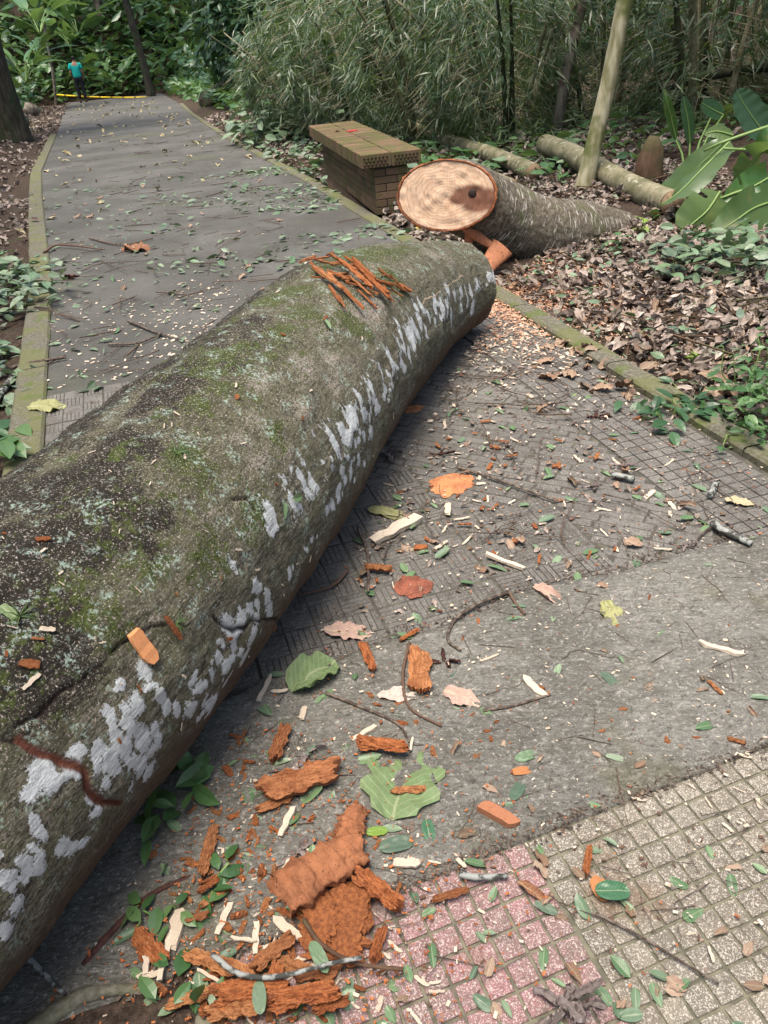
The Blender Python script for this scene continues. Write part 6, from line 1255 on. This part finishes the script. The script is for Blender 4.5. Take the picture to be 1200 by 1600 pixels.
for k, (u_, v_, l_, a_) in enumerate(sorted([(492,425,60,-45),(505,440,70,-42),(520,452,60,-40),(535,425,66,-40),(550,440,80,-35),(565,430,60,-38),(575,445,70,-42),(560,455,50,-40),(545,468,60,-50),(585,460,56,-45),(530,478,34,-70),(512,420,40,-10),(600,448,40,-20),(615,452,34,-40),(540,440,60,-20),(522,462,50,-60),(500,412,36,-5),(570,470,40,-40),(507,500,22,50),(625,455,22,-30),(556,420,50,-35),(590,440,50,-30)])):
    onlog_obj([BK[1],BK[3],OC[1],HB[4]][k % 4],'bark_splinter',u_,v_,l_,a_,'bark',f'{ORD2[k]} orange bark splinter from the left in the pile on the trunk top', .006+.010*(k % 3), [.28,.5,.38,.6][k % 4], 'bark splinters piled on the trunk', .55)
rnd_ = random.Random(5)
for k in range(26):
    f_ = rnd_.random(); onlog_obj([BK[1],OC[1],OC[0]][k % 3],'bark_splinter',495+125*f_+rnd_.uniform(-16,16),415+48*f_+rnd_.uniform(-22,26),rnd_.uniform(12,28),rnd_.uniform(-75,10),'bark','short orange bark crumb lying between the long splinters on the trunk top',.006+.008*(k % 2),rnd_.uniform(.3,.8),'bark crumbs among the splinters',.8)
for k in range(70):
    u_, v_ = rnd_.uniform(0,620), rnd_.uniform(420,1200)
    dmin = np.min((SU-u_)**2+(SV-v_)**2)
    if dmin > 30: continue
    onlog_obj(WC[k % 5] if k % 4 else OC[k % 3],'wood_chip' if k % 4 else 'bark_chip',u_,v_,rnd_.uniform(6,14),rnd_.uniform(0,180),'wood chip' if k % 4 else 'bark chip','tiny pale wood sliver on the trunk' if k % 4 else 'tiny orange crumb on the trunk', .004, group='tiny slivers on the trunk' if k % 4 else 'tiny crumbs on the trunk')
# air plants on the trunk
def airplant(u_, v_, n, lpx, label):
    l0, a0, i, dist = onlog(u_, v_); p = P0.reshape(-1,3)[i]; nn = N3.reshape(-1,3)[i]; t = empty('air_plant', tuple(p), label=label, cat='plant'); g = Geo(); r_ = np.random.default_rng(int(u_)); L1 = lpx*dist/FPX
    for k in range(n):
        d = r_.normal(0,1,3); d = d-nn*(d@nn)+nn*r_.uniform(.2,.9); d /= np.linalg.norm(d); v, f = tube([(0,0,0), d*L1*.5+nn*L1*.1, d*L1-nn*L1*.1], [.0016,.0012,.0005], 4, cap=False); g.add(v, f)
    g.obj('blades', M['pale_under'], t)
airplant(275,708,16,26,'wispy pale air plant on the mossy top of the trunk'); airplant(30,965,16,26,'wispy pale air plant on the trunk near the left edge'); airplant(275,975,10,20,'small green air plant beside the curled orange sliver')
# bits on the bench
p = on = np.array([*(B0+BD*1.9+BN*.33), .548]); o = inst(crumple(31, flat('red_petal',(.35,.02,.015),.5), .5, .2), 'red_leaf', tuple(p), (0,0,.5), (.14,.10,.07)); tag(o, 'dark red dry leaf lying on the mossy bench top', 'leaf')
o = inst(DL[0], 'dry_leaf', (p[0]-.14,p[1]+.05,.55), (0,0,1), .08); tag(o, 'small tan leaf beside the red one on the bench top', 'leaf')
# yellow leaf under the cut section, big pale bark bits on litter
hero(mesh_of(leaf_t(1,.4,8,4,.05,.2), 'leaf', flat('yellow_leaf',(.55,.42,.03),.6)),'yellow_leaf',657,358,20,0,'leaf','bright yellow leaf on the ground under the sawn end', lift=.01)
heroc(crumple(33,M['orange_leaf'],.5,.2),903,473,40,'pinkish orange torn leaf on the litter right of the sawdust', .4, .6)
heroc(crumple(34,M['orange_leaf'],.5,.2),870,522,34,'flat pale orange leaf on the sawdust at the kerb', .3, .6)
